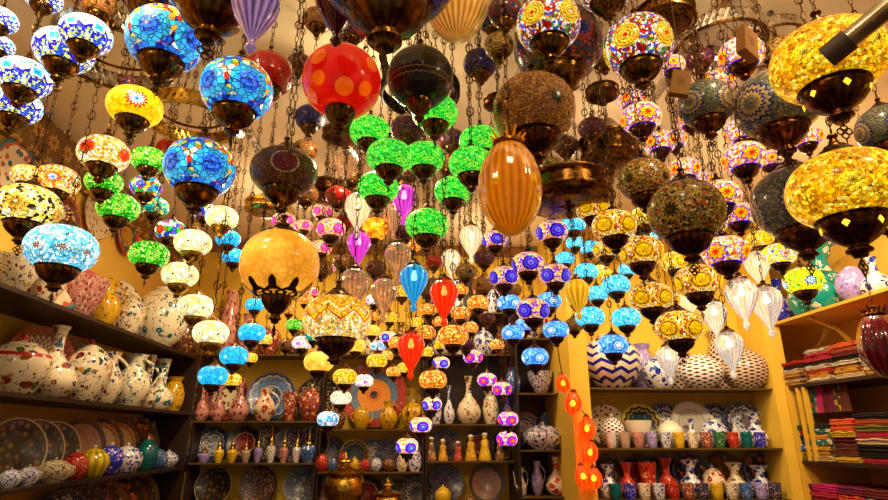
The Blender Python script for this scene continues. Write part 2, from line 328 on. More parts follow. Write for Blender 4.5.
P['creamred'] = ceramic('cream_glaze_red_discs', floral('#f0dcb8', ['#b82c18', '#c03820'], 4, .34, .06, '#f0d0a0'))
P['pinkflor'] = ceramic('pink_glaze_red_flowers', floral('#c88878', ['#8c2c2c', '#e0b8a0', '#a04848', '#742434'], 10, .4))
P['redflor'] = ceramic('red_glaze_blue_flowers', floral('#9c3420', ['#d8a868', '#2c3c7c', '#e8c898'], 9, .36))
P['blueflor'] = ceramic('white_glaze_blue_flowers', floral('#e8e0dc', ['#1c2c8c', '#2c4cac', '#18207c', '#3c60b0'], 8, .4))
P['navyflor'] = ceramic('navy_glaze_gold_flowers', floral('#182050', ['#b88c3c', '#8c2c20', '#c8b090', '#3c5ca0'], 9, .34))
P['tealflor'] = ceramic('teal_glaze_pink_flowers', floral('#108074', ['#e8b0a0', '#f0c8b0', '#0c584c'], 6, .34))
P['cobalt'] = ceramic('cobalt_glaze_pink_flowers', floral('#1c28b0', ['#e8b0b0', '#f0d0c0', '#2c48c8'], 7, .3))
P['yellow'] = ceramic('yellow_glaze_brown_marks', floral('#d8a418', ['#6c4c10', '#a87c18', '#8c5c10'], 7, .28))
P['gold'] = ceramic('amber_yellow_glaze', floral('#e0b020', ['#c88c18', '#f0d050'], 6, .3))
P['red'] = ceramic('red_glaze', floral('#b82818', ['#e8a070', '#7c1810'], 7, .28))
P['blue'] = ceramic('sky_blue_glaze', floral('#2c64a8', ['#e0d8c8', '#b83c28', '#183c7c'], 8, .3))
P['teal'] = ceramic('dark_teal_glaze', floral('#0c5c60', ['#0c444c', '#107c78'], 6, .3))
P['green'] = ceramic('green_glaze', floral('#186c3c', ['#d8c070', '#0c4424'], 8, .28))
P['lilac'] = ceramic('lilac_glaze', floral('#a08cc8', ['#7c64b0', '#d8c8e8'], 7, .35))
P['white'] = ceramic('plain_cream_glaze', lambda m: m.mix(m.noise(5), '#e8d8b8', '#f4e8d0'))
P['brown'] = ceramic('brown_mosaic_glaze', floral('#5c3420', ['#a86c38', '#3c1c14', '#c89858'], 12, .36))
P['figure'] = ceramic('painted_robe_glaze', floral('#8c5c34', ['#d8a820', '#3c4c8c', '#c84820', '#e0c890'], 8, .42))
P['figyellow'] = ceramic('yellow_robe_glaze', floral('#d8a020', ['#e8c050', '#8c5410'], 8, .35))
P['figred'] = ceramic('red_robe_glaze', floral('#b83c1c', ['#e89030', '#2c3470'], 8, .35))
def zig(m):
    phi = m.atan(m.y, m.x); t = ((phi*(10/(2*pi))).fr()-.5).ab()*.16
    return m.mix(((m.z+t)*6.5).fr().lt(.42), '#f0d8b8', '#1c1c8c')
P['zigzag'] = ceramic('cream_glaze_navy_zigzag', zig)
def net(m):
    phi = m.atan(m.y, m.x)*(12/(2*pi)); z = m.z*12
    a = ((phi+z).fr()-.5).ab(); b = ((phi-z+40).fr()-.5).ab()
    return m.mix(a.lt(.33)*b.lt(.33), '#e0c0a0', '#503038')
P['net'] = ceramic('cream_glaze_dark_net', net)
def net2(m):
    phi = m.atan(m.y, m.x)*(10/(2*pi)); z = m.z*9
    a = ((phi+z).fr()-.5).ab(); b = ((phi-z+40).fr()-.5).ab()
    return m.mix(a.lt(.3)*b.lt(.3), '#f0e8e0', '#5c3828')
P['netw'] = ceramic('white_glaze_brown_net', net2)
def stripes(a, b, n=8):
    def f(m):
        phi = m.atan(m.y, m.x)*(n/(2*pi)); return m.mix(phi.fr().lt(.5), a, b)
    return f
P['melon'] = ceramic('yellow_melon_glaze', stripes('#d8b41c', '#9c8c10', 12))
def band(a, b, z0=.6, fl=None):
    def f(m):
        base = fl(m) if fl else hx(a)
        return m.mix((m.z-z0).ab().lt(.03), base, b)
    return f
P['creamband'] = ceramic('cream_glaze_flowers_red_band', band(None, '#b82818', .62, floral('#ecd8b4', ['#8c3418', '#1c3c7c', '#3c5c2c', '#c08828', '#6c2414'], 6)))

# plates (unit disc radius .5 in XY, face +Z)
def plate(name, rings, petals=12, amp=.02, fl=None, flmask=(0, .5), rough=.15):
    m = Mat(name); r = (m.x*m.x+m.y*m.y).sq(); ang = m.atan(m.y, m.x)
    rp = r + ((ang*(petals/(2*pi))).fr()-.5).ab()*2*amp
    col = m.ramp(rp*2, [(0, rings[0][1])] + [(rings[i-1][0]*2, rings[i][1]) for i in range(1, len(rings))])
    if fl:
        sc, t, cols = fl; d, a, b = m.vor(sc)
        mk = d.lt(t)*r.gt(flmask[0])*r.lt(flmask[1])
        col = m.mix(mk, col, m.ramp(a, chips_ramp(cols)))
    return m.done(col, .28, coat=.15)
Q = {}
Q['bigrings'] = plate('plate_red_blue_orange_rings', [(.06, '#281c30'), (.11, '#c86c1c'), (.25, '#d88424'), (.36, '#4c6c8c'), (.375, '#781810'), (.5, '#a02818')], 8, .0, (30, .2, ['#c8b8a0', '#8c2410', '#d8a040']), (0, .5))
Q['bluewhite'] = plate('plate_blue_cream_border', [(.1, '#3c5c90'), (.22, '#2c4880'), (.25, '#c0b090'), (.28, '#34508c'), (.42, '#5c7cac'), (.45, '#c8b890'), (.5, '#2c4478')], 16, .03, (22, .3, ['#b8a888', '#20386c', '#6c88b0']), (0, .42))
Q['redrim'] = plate('plate_cream_centre_red_triangle_rim', [(.3, '#e0cca0'), (.34, '#384868'), (.38, '#e0d0a8'), (.47, '#8c2418'), (.5, '#b05030')], 26, .09, (12, .32, ['#b88018', '#20386c', '#9c3018', '#386838']), (0, .28))
Q['cathedral'] = plate('plate_navy_star', [(.08, '#8c7c8c'), (.16, '#3c3058'), (.24, '#806878'), (.36, '#241c40'), (.5, '#30284c')], 8, .14, (24, .22, ['#7060a8', '#a08898']), (.1, .48))
Q['brown'] = plate('plate_brown_mosaic', [(.46, '#5c4030'), (.5, '#1c1410')], 8, 0, (16, .42, ['#a87c60', '#5c2c24', '#b48c6c', '#3c2c3c']), (0, .46))
Q['bluegrey'] = plate('plate_grey_blue_scroll', [(.47, '#4c5460'), (.5, '#8c8c90')], 8, 0, (12, .42, ['#2c4880', '#b0a090', '#4c6498', '#8c6460']), (0, .46))
Q['olive'] = plate('plate_black_olive_cream_rim', [(.45, '#2c2414'), (.47, '#2c2414'), (.5, '#d0b888')], 8, 0, (9, .4, ['#8c7030', '#5c4820', '#7c3c18']), (0, .44))
Q['purple'] = plate('plate_indigo_dark_flowers', [(.12, '#30244c'), (.3, '#4c3c60'), (.4, '#281c40'), (.5, '#3c3454')], 14, .06, (14, .34, ['#a08c90', '#1c1430', '#7c5068']), (0, .5))
Q['palepink'] = plate('plate_pink_script_bands', [(.4, '#b08068'), (.43, '#503028'), (.5, '#403028')], 8, 0, (14, .34, ['#8c5c50', '#c09880', '#9c6c5c']), (0, .4))
Q['lattice'] = plate('plate_cream_brown_lattice', [(.48, '#d8c098'), (.5, '#a88c60')], 8, 0, (9, .3, ['#4c3018', '#5c2c1c', '#384058', '#4c3018']), (0, .5))
Q['script'] = plate('plate_cream_script_brown_rim', [(.34, '#d8b888'), (.36, '#6c3c20'), (.42, '#c08040'), (.5, '#3c2014')], 20, .02, (16, .3, ['#8c3c20', '#c89850']), (.36, .5))
Q['rosewreath'] = plate('plate_black_rose_wreath', [(.2, '#3c1c10'), (.3, '#6c2c10'), (.5, '#1c140c')], 8, 0, (7, .38, ['#c05838', '#b87828', '#5c7028', '#c86848']), (.28, .5))
Q['whiteblue'] = plate('plate_white_blue_flowers', [(.3, '#d8d8d8'), (.34, '#20284c'), (.38, '#c8c8d0'), (.47, '#28305c'), (.5, '#505868')], 18, .04, (12, .34, ['#1c2c7c', '#3c5498', '#c8c0b0']), (0, .5))
Q['silver'] = plate('plate_silver_white', [(.3, '#c8beb4'), (.33, '#a0968c'), (.46, '#d4ccc0'), (.5, '#b8b0a4')], 22, .02, (18, .24, ['#e8e0d8', '#a89c94']), (0, .5))
Q['blackgold'] = plate('plate_black_gold_dashes', [(.3, '#183440'), (.36, '#141414'), (.4, '#a88c28'), (.46, '#141410'), (.5, '#b8a030')], 14, .05, (10, .34, ['#1c7c98', '#1c1c20', '#2c5c70']), (0, .3))
Q['eyes'] = plate('plate_brown_circles', [(.07, '#c8843c'), (.1, '#601c10'), (.16, '#a8703c'), (.19, '#3c1c18'), (.28, '#7c3c24'), (.42, '#30201c'), (.5, '#6c4c38')], 10, .02, (12, .3, ['#b08850', '#38304c', '#8c2c1c']), (.2, .48))
Q['navyrose'] = plate('plate_navy_orange_roses', [(.4, '#1c2440'), (.46, '#283458'), (.5, '#6c7080')], 8, 0, (7, .38, ['#d05c28', '#b02c1c', '#4068b8', '#d89430']), (0, .46))
Q['tulip'] = plate('plate_ochre_tulips', [(.4, '#8c5c28'), (.5, '#5c3018')], 8, 0, (6, .36, ['#2c4c34', '#b87c30', '#783018', '#30485c']), (0, .5))
Q['redblack'] = plate('plate_red_black_centre', [(.1, '#b8502c'), (.3, '#8c1c14'), (.34, '#c8a070'), (.5, '#181010')], 10, .03, (12, .3, ['#c84828', '#701410', '#d89860']), (0, .3))
Q['arches'] = plate('plate_black_cream_arches', [(.28, '#1c1410'), (.34, '#c8b088'), (.42, '#241814'), (.46, '#a88c60'), (.5, '#18100c')], 16, .1, (10, .3, ['#7c2c1c', '#a89070']), (0, .26))
Q['copper'] = plate('plate_copper_ribbed', [(.4, '#8c4c34'), (.42, '#4c2c20'), (.5, '#1c1410')], 8, 0, (26, .3, ['#a86048', '#703c2c']), (0, .4))
Q['maroonrim'] = plate('plate_cream_maroon_wide_rim', [(.26, '#dcc8a0'), (.3, '#3c2c20'), (.34, '#c8a470'), (.46, '#701c14'), (.5, '#a84c30')], 18, .03, (10, .34, ['#6c2c1c', '#20304c', '#a87828']), (0, .46))
Q['tulipbowl'] = plate('plate_cream_red_tulips_teal_rim', [(.42, '#e0c8a0'), (.46, '#b83820'), (.5, '#107080')], 12, .03, (7, .34, ['#b82c18', '#1c5c60', '#c04828', '#285030']), (0, .42))
Q['mustard'] = plate('plate_mustard_tulip', [(.3, '#c08c28'), (.42, '#18606c'), (.5, '#b83c24')], 9, .05, (6, .34, ['#a82818', '#1c5468', '#d8a848']), (0, .42))

def cloth(name, a, b=None, sc=30):
    m = Mat(name); n = m.noise(sc, 4)
    if b:
        d, c1, c2 = m.vor(sc*.8); col = m.mix(c1.gt(.55), a, b)
    else:
        col = m.mix(n, tuple(x*.7 for x in hx(a)[:3])+(1,), a)
    return m.done(col, .85, bump=n, bumpd=.3)
T = {k: cloth('cloth_'+k, *v) for k, v in {
    'red': ('#b01814',), 'black': ('#15100e',), 'blue': ('#144870',), 'lightblue': ('#3c5ca0', '#c8c0b0'), 'mustard': ('#b8801c', '#6c3c10'),
    'yellow': ('#c89c18',), 'olive': ('#6c6824',), 'cream': ('#c8a880',), 'brown': ('#5c2414',), 'gold': ('#b88420', '#3c2c14'), 'rust': ('#a04014',),
    'orange': ('#c8541c', '#b81c10'), 'teal': ('#2c6c60', '#c8b890'), 'crimson': ('#a81c34',), 'magenta': ('#c01468',), 'purple': ('#541450',),
    'maroon': ('#601010',), 'grey': ('#8c7c70', '#4c3c38'), 'sand': ('#b09058',), 'patch': ('#c87c20', '#2c7060'), 'navy': ('#1c1c50',), 'green': ('#1c5838',),
    'plum': ('#6c1038',), 'silver': ('#c0b09c', '#8c6c58')}.items()}

# ------------------------------------------------------------ mesh builder
class MB:
    def __init__(s): s.v = []; s.f = []
    def add(s, v, f, M=None):
        o = len(s.v)
        s.v += [tuple(M @ Vector(p)) for p in v] if M else v
        s.f += [tuple(i+o for i in q) for q in f]; return s
    def lathe(s, prof, seg=28, ribs=0, amp=0, M=None, ribz=None):
        v = []; f = []
        for r, z in prof:
            for i in range(seg):
                a = 2*pi*i/seg; k = 1
                if ribs and (ribz is None or ribz[0] <= z <= ribz[1]): k = 1 + amp*(abs(cos(ribs*a/2))-.6)
                v.append((r*k*cos(a), r*k*sin(a), z))
        n = len(prof)
        for j in range(n-1):
            for i in range(seg):
                i2 = (i+1) % seg
                f.append((j*seg+i, j*seg+i2, (j+1)*seg+i2, (j+1)*seg+i))
        if prof[0][0] > 1e-4: f.append(tuple(range(seg))[::-1])
        if prof[-1][0] > 1e-4: f.append(tuple(range((n-1)*seg, n*seg)))
        return s.add(v, f, M)
    def box(s, x0, x1, y0, y1, z0, z1, M=None):
        v = [(x, y, z) for x in (x0, x1) for y in (y0, y1) for z in (z0, z1)]
        f = [(0, 1, 3, 2), (4, 6, 7, 5), (0, 4, 5, 1), (2, 3, 7, 6), (0, 2, 6, 4), (1, 5, 7, 3)]
        return s.add(v, f, M)
    def torus(s, a, b, r, seg=12, k=5, M=None):
        v = []; f = []
        for i in range(seg):
            t = 2*pi*i/seg
            for j in range(k):
                u = 2*pi*j/k; q = r*cos(u)
                v.append(((a+q)*cos(t), (b+q)*sin(t), r*sin(u)))
        for i in range(seg):
            for j in range(k):
                f.append((i*k+j, ((i+1) % seg)*k+j, ((i+1) % seg)*k+(j+1) % k, i*k+(j+1) % k))
        return s.add(v, f, M)
    def tube(s, pts, r, k=6, closed=False, M=None):
        pts = [Vector(p) for p in pts]; n = len(pts); v = []; f = []
        rr = r if isinstance(r, (list, tuple)) else [r]*n
        up = Vector((.123, .31, .94))
        for i, p in enumerate(pts):
            d = (pts[min(i+1, n-1)]-pts[max(i-1, 0)]).normalized()
            a = d.cross(up); a = (a if a.length > .05 else d.cross(Vector((1, 0, 0)))).normalized(); b = d.cross(a)
            for j in range(k):
                t = 2*pi*j/k; v.append(tuple(p + a*(rr[i]*cos(t)) + b*(rr[i]*sin(t))))
        for i in range(n-1):
            for j in range(k): f.append((i*k+j, i*k+(j+1) % k, (i+1)*k+(j+1) % k, (i+1)*k+j))
        f.append(tuple(range(k))[::-1]); f.append(tuple(range((n-1)*k, n*k)))
        return s.add(v, f, M)
    def mesh(s, name, mat=None, smooth=True, sharp=50):
        me = bpy.data.meshes.new(name); me.from_pydata(s.v, [], s.f); me.update()
        if mat: me.materials.append(mat)
        if smooth:
            me.polygons.foreach_set('use_smooth', [True]*len(me.polygons))
            try: me.set_sharp_from_angle(angle=radians(sharp))
            except Exception: pass
        return me
    def build(s, name, mat, parent=None, smooth=True): return link(name, s.mesh(name, mat, smooth), parent)
def link(name, me, parent=None):
    o = bpy.data.objects.new(name, me); COL.objects.link(o)
    if parent: o.parent = parent
    return o
def tag(o, label, cat, group=None):
    o['label'] = label; o['category'] = cat
    if group: o['group'] = group
    return o
def thing(name, label, cat, loc=(0, 0, 0), rot=(0, 0, 0), sc=1, group=None):
    o = bpy.data.objects.new(name, None); COL.objects.link(o); o.location = loc; o.rotation_euler = rot
    o.scale = (sc,)*3 if not isinstance(sc, tuple) else sc; o.empty_display_size = .05
    return tag(o, label, cat, group)
def struct(name, mb, mat): o = mb.build(name, mat, smooth=False); o['kind'] = 'structure'; return o
TR = Matrix.Translation
def RX(a): return Matrix.Rotation(a, 4, 'X')
def RY(a): return Matrix.Rotation(a, 4, 'Y')
def RZ(a): return Matrix.Rotation(a, 4, 'Z')
ORD = ['leftmost', 'second', 'third', 'fourth', 'fifth', 'sixth', 'seventh', 'eighth', 'ninth', 'tenth', 'eleventh', 'twelfth', 'thirteenth', 'fourteenth', 'fifteenth', 'sixteenth']
def nth(i, n):
    if i == 0: return 'leftmost'
    if i == n-1: return 'rightmost'
    return ORD[i] + ' from the left'

# ------------------------------------------------------------ the room
YB = 5.2; XL = -2.12; XR = 3.35; YF = -.6
XE0, XE1, YE = solveX(594, 4.3, 1.4), solveX(784, 4.3, 1.4), 4.3
struct('floor', MB().box(XL-.1, XR+.1, YF, YB+.1, -.1, 0), M['floor'])
struct('ceiling', MB().box(XL-.1, XR+.1, YF, YB+.1, CEIL, CEIL+.1), M['ceil'])
struct('wall_left', MB().box(XL-.1, XL, YF, YB+.1, 0, CEIL), M['sidewall'])
struct('wall_right', MB().box(XR, XR+.1, YF, YB+.1, 0, CEIL), M['sidewall'])
struct('wall_back', MB().box(XL, XR, YB, YB+.1, 0, CEIL), M['wallyellow'])
struct('wall_pier', MB().box(XE0-.14, XE0, YE, YB, 0, CEIL), M['wallyellow'])
struct('wall_return', MB().box(XE1, XE1+.13, YE, YB, 0, CEIL), M['wallyellow'])
struct('wall_niche', MB().box(XE0, XE1, YE+.36, YE+.42, 0, CEIL), M['wallyellow'])
struct('trim_1', MB().box(XL, XL+.04, YF, YB, CEIL-.27, CEIL-.02), M['beam'])
struct('trim_2', MB().box(XL, XE0-.14, YB-.05, YB, CEIL-.1, CEIL-.01), M['card'])

# ------------------------------------------------------------ hanging lamps
def prof_oblate(h=.35, e=.82, r0=.22, n=14):
    """superellipse of radius .5, opened where its radius falls to r0"""
    out = []
    for i in range(-60, 61):
        t = i/60*pi/2; r = .5*abs(cos(t))**e; z = h*(1 if t > 0 else -1)*abs(sin(t))**.95
        if r >= r0*.98: out.append((r, z))
    st = max(1, len(out)//n); out = out[::st]+[out[-1]]
    return out
PROF = {'oblate': prof_oblate(), 'ball': prof_oblate(.42, .88), 'round': prof_oblate(.46, .95), 'big': prof_oblate(.35, .82)}
HH = {'oblate': .35, 'ball': .42, 'round': .46, 'big': .35}
def cup_prof(z, r=.27): return [(r*.9, z+.035), (r*1.04, z+.03), (r*1.06, z), (r*.96, z-.015), (r*.97, z-.04), (r*.9, z-.09), (r*.72, z-.16), (r*.46, z-.22), (r*.3, z-.25), (r*.3, z-.275), (r*.38, z-.29), (r*.38, z-.31), (r*.25, z-.325), (r*.2, z-.36), (.001, z-.365)]
def cap_prof(z, r=.26): return [(r*1.0, z-.035), (r*1.05, z-.02), (r*1.02, z), (r*.85, z+.03), (r*.78, z+.035), (r*.6, z+.08), (r*.42, z+.11), (r*.4, z+.13), (r*.3, z+.135), (r*.2, z+.17), (r*.12, z+.22), (r*.2, z+.24), (r*.18, z+.26), (.001, z+.27)]
ME = {}
def cached(key, fn):
    if key not in ME: ME[key] = fn()
    return ME[key]
def filigree(z, s=1.0):
    b = MB(); t = .009*s
    b.tube([(0, 0, z), (0, 0, z-.05*s)], t*.8, 5)
    Mz = TR((0, 0, z-.11*s)) @ RX(pi/2)
    for dx, dz in ((-.035, 0), (.035, 0), (0, .035), (0, -.04)):
        b.torus(.032*s, .032*s, t, 10, 4, TR((dx*s, 0, z-.1*s+dz*s)) @ RX(pi/2))
    b.tube([(0, 0, z-.17*s), (0, 0, z-.24*s)], [t, t*.3], 5)
    return b
def chain_mesh(n):      # n links of .03 m, going up from 0
    b = MB(); z = 0
    for i in range(n):
        if i % 4 == 3:
            for k in range(3): b.torus(.013, .017, .0016, 8, 3, TR((0, 0, z+.015)) @ RZ(k*pi/3) @ RX(pi/2))
        else:
            b.torus(.006, .0175, .0018, 8, 3, TR((0, 0, z+.015)) @ RZ((i % 2)*pi/2+.4) @ RX(pi/2))
        z += .03
    return b
LAMPS = []      # (centre, diameter, half height, name) already hung
def clash(c, D, hh):
    s = 0
    for q, d, h in LAMPS:
        dx = math.hypot(c.x-q.x, c.y-q.y)
        if dx < (D+d)/2*1.02 and abs(c.z-q.z) < (hh*D*1.9+h*d*1.9): s += 3*((D+d)/2*1.02-dx)+.05
        elif dx < max(D, d)/2*.9+.012: s += .02
    return s
def diam(wpx):
    D = .13 + max(0, wpx-34)*.0022
    return D if wpx >= 19 else .105
def facing(c, kind, off):
    n = NM.get(G[kind].name, 4); return atan2(-c.y, -c.x) - pi/n + off*2*pi/n
def hang_point(x, y, wpx, D, hh, top=.35, kmin=0):
    best = None; cost = 1e9
    for k in (1, 1.05, .95, 1.1, .9, 1.15, .85, 1.2, .8, 1.28, .75, 1.36, .7, 1.45, .65, 1.55, 1.65, .6, 1.8, .55):
        if k < kmin: continue
        D2 = D*k; d = FPX*D2/wpx
        for sh in (0, -.6, .6, -1.2, 1.2):
            c = deep(x+sh*wpx*.06, y, d)
            ok = c.z + D2*(hh+.32) < CEIL-.08 and c.y < 4.75 and c.x > XL+.2
            if not ok: continue
            if c.x > XE0-.2 and c.y > YE-.12: continue
            s = clash(c, D2, hh)
            if s < cost-1e-6: best = (c, D2); cost = s
            if s == 0: LAMPS.append((c, D2, hh)); return c, D2
    if best is None:
        D2 = D*.6; best = (deep(x, y, FPX*D2/wpx), D2)
    LAMPS.append((best[0], best[1], hh)); return best
def add_chain(root, c, z_top_local, s):
    zt = c.z + z_top_local*s; L = max(.03, CEIL - zt)
    n = max(1, round(L/.03)); n = min(60, n)
    me = cached(('chain', n), lambda: chain_mesh(n).mesh('chain', M['chain']))
    o = link('chain', me, root); o.location = (0, 0, z_top_local-.004); o.scale = (1/s, 1/s, L/(n*.03)/s)
def lamp(x, y, wpx, kind, label, rot=None, shape='oblate', metal_='bronze', ornament=True, name='mosaic_lamp', stars=False, D=None, kmin=0):
    hh = HH[shape]; D = D or diam(wpx)
    c, D = hang_point(x, y, wpx, D, hh, kmin=kmin)
    root = thing(name, label, 'lamp', c, (0, 0, facing(c, kind, random.choice((-.38, -.25, .12, .25, .38)) if rot is None else rot)), D)
    link('glass_globe', cached(('g', shape, kind), lambda: MB().lathe(PROF[shape], 32).mesh('glass_globe', G[kind])), root)
    zc = -hh*.86; r = .29 if shape != 'round' else .2
    cm = {'bronze': 'bronze_rib', 'copper': 'copper', 'brass': 'brass'}[metal_]
    cup = link('base_cup', cached(('cup', shape, cm), lambda: MB().lathe(cup_prof(zc, r), 32, 16, .07, ribz=(zc-.2, zc-.05)).mesh('base_cup', M[cm])), root)
    link('top_cap', cached(('cap', shape, metal_), lambda: MB().lathe(cap_prof(hh*.92, .25), 24).mesh('top_cap', M[{'bronze': 'bronze', 'copper': 'copper', 'brass': 'brass'}[metal_]])), root)
    if ornament and wpx > 26:
        link('hanging_ornament', cached(('fil', shape), lambda: filigree(zc-.355).mesh('hanging_ornament', M['chain'])), root)
    if stars:
        for i in range(6):
            a = i*pi/3+.3
            o = link('star_window', cached('star', lambda: MB().add([(0, -.035, 0), (.012, 0, .01), (0, .035, 0), (-.012, 0, -.01), (0, 0, .045), (0, 0, -.045)],
                     [(0, 1, 4), (1, 2, 4), (2, 3, 4), (3, 0, 4), (1, 0, 5), (2, 1, 5), (3, 2, 5), (0, 3, 5)]).mesh('star_window', M['star'], False)), cup)
            o.location = (r*.93*cos(a), r*.93*sin(a), zc-.09); o.rotation_euler = (0, 0, a)
    add_chain(root, c, hh*.92+.26, D)
    return root
# blown glass drops: widest radius .5 at z=0, unit width
TEAR = [(.16, .46), (.2, .42), (.3, .38), (.44, .22), (.5, .04), (.49, -.1), (.42, -.32), (.3, -.55), (.18, -.76), (.1, -.9), (.07, -1.0), (.09, -1.05), (.13, -1.12), (.1, -1.18), (.05, -1.24), (.001, -1.28)]
EGG = [(.14, .78), (.2, .76), (.3, .68), (.42, .45), (.49, .18), (.5, -.08), (.46, -.32), (.36, -.55), (.22, -.72), (.1, -.8), (.001, -.82)]
def drop(x, y, wpx, kind, label, form='tear', ribs=14, D=None, name='blown_glass_lamp', rot=0, bulb=None):
    D = D or (.11 if wpx < 40 else .2)
    prof = TEAR if form == 'tear' else EGG
    hh = .5 if form == 'tear' else .8
    c, D = hang_point(x, y, wpx, D, hh)
    root = thing(name, label, 'lamp', c, (0, 0, rot), D)
    link('glass_shade', cached((form, kind, ribs), lambda: MB().lathe(prof, 56, ribs, .09, ribz=(-.95, .6)).mesh('glass_shade', G[kind], sharp=80)), root)
    zt = prof[0][1]
    link('top_cap', cached(('dcap', form), lambda: MB().lathe([(.2, zt-.03), (.27, zt-.01), (.26, zt+.03), (.2, zt+.05), (.16, zt+.1), (.08, zt+.14), (.1, zt+.18), (.04, zt+.22), (.001, zt+.24)], 20).mesh('top_cap', M['bronze'])), root)
    if form == 'egg':
        b = MB()
        for i in range(14):
            a = 2*pi*i/14; L = .16+.05*((i*7) % 3)
            b.tube([(.16*cos(a), .16*sin(a), zt-.03), (.22*cos(a), .22*sin(a), zt+.07), ((.2+L*.5)*cos(a), (.2+L*.5)*sin(a), zt+L*.8)], [.028, .03, .012], 5)
        b.build('glass_ruffle', G[kind], root)
    if kind in ('ribblue', 'ribred', 'ribpurple', 'ribwhite'): bulb = 'bulb'
    if bulb: link('bulb', cached(('bulb', bulb), lambda: MB().lathe([(.001, .28), (.05, .26), (.06, .15), (.12, 0), (.1, -.1), (.001, -.14)], 12).mesh('bulb', M[bulb])), root)
    add_chain(root, c, zt+.23, D)
    return root

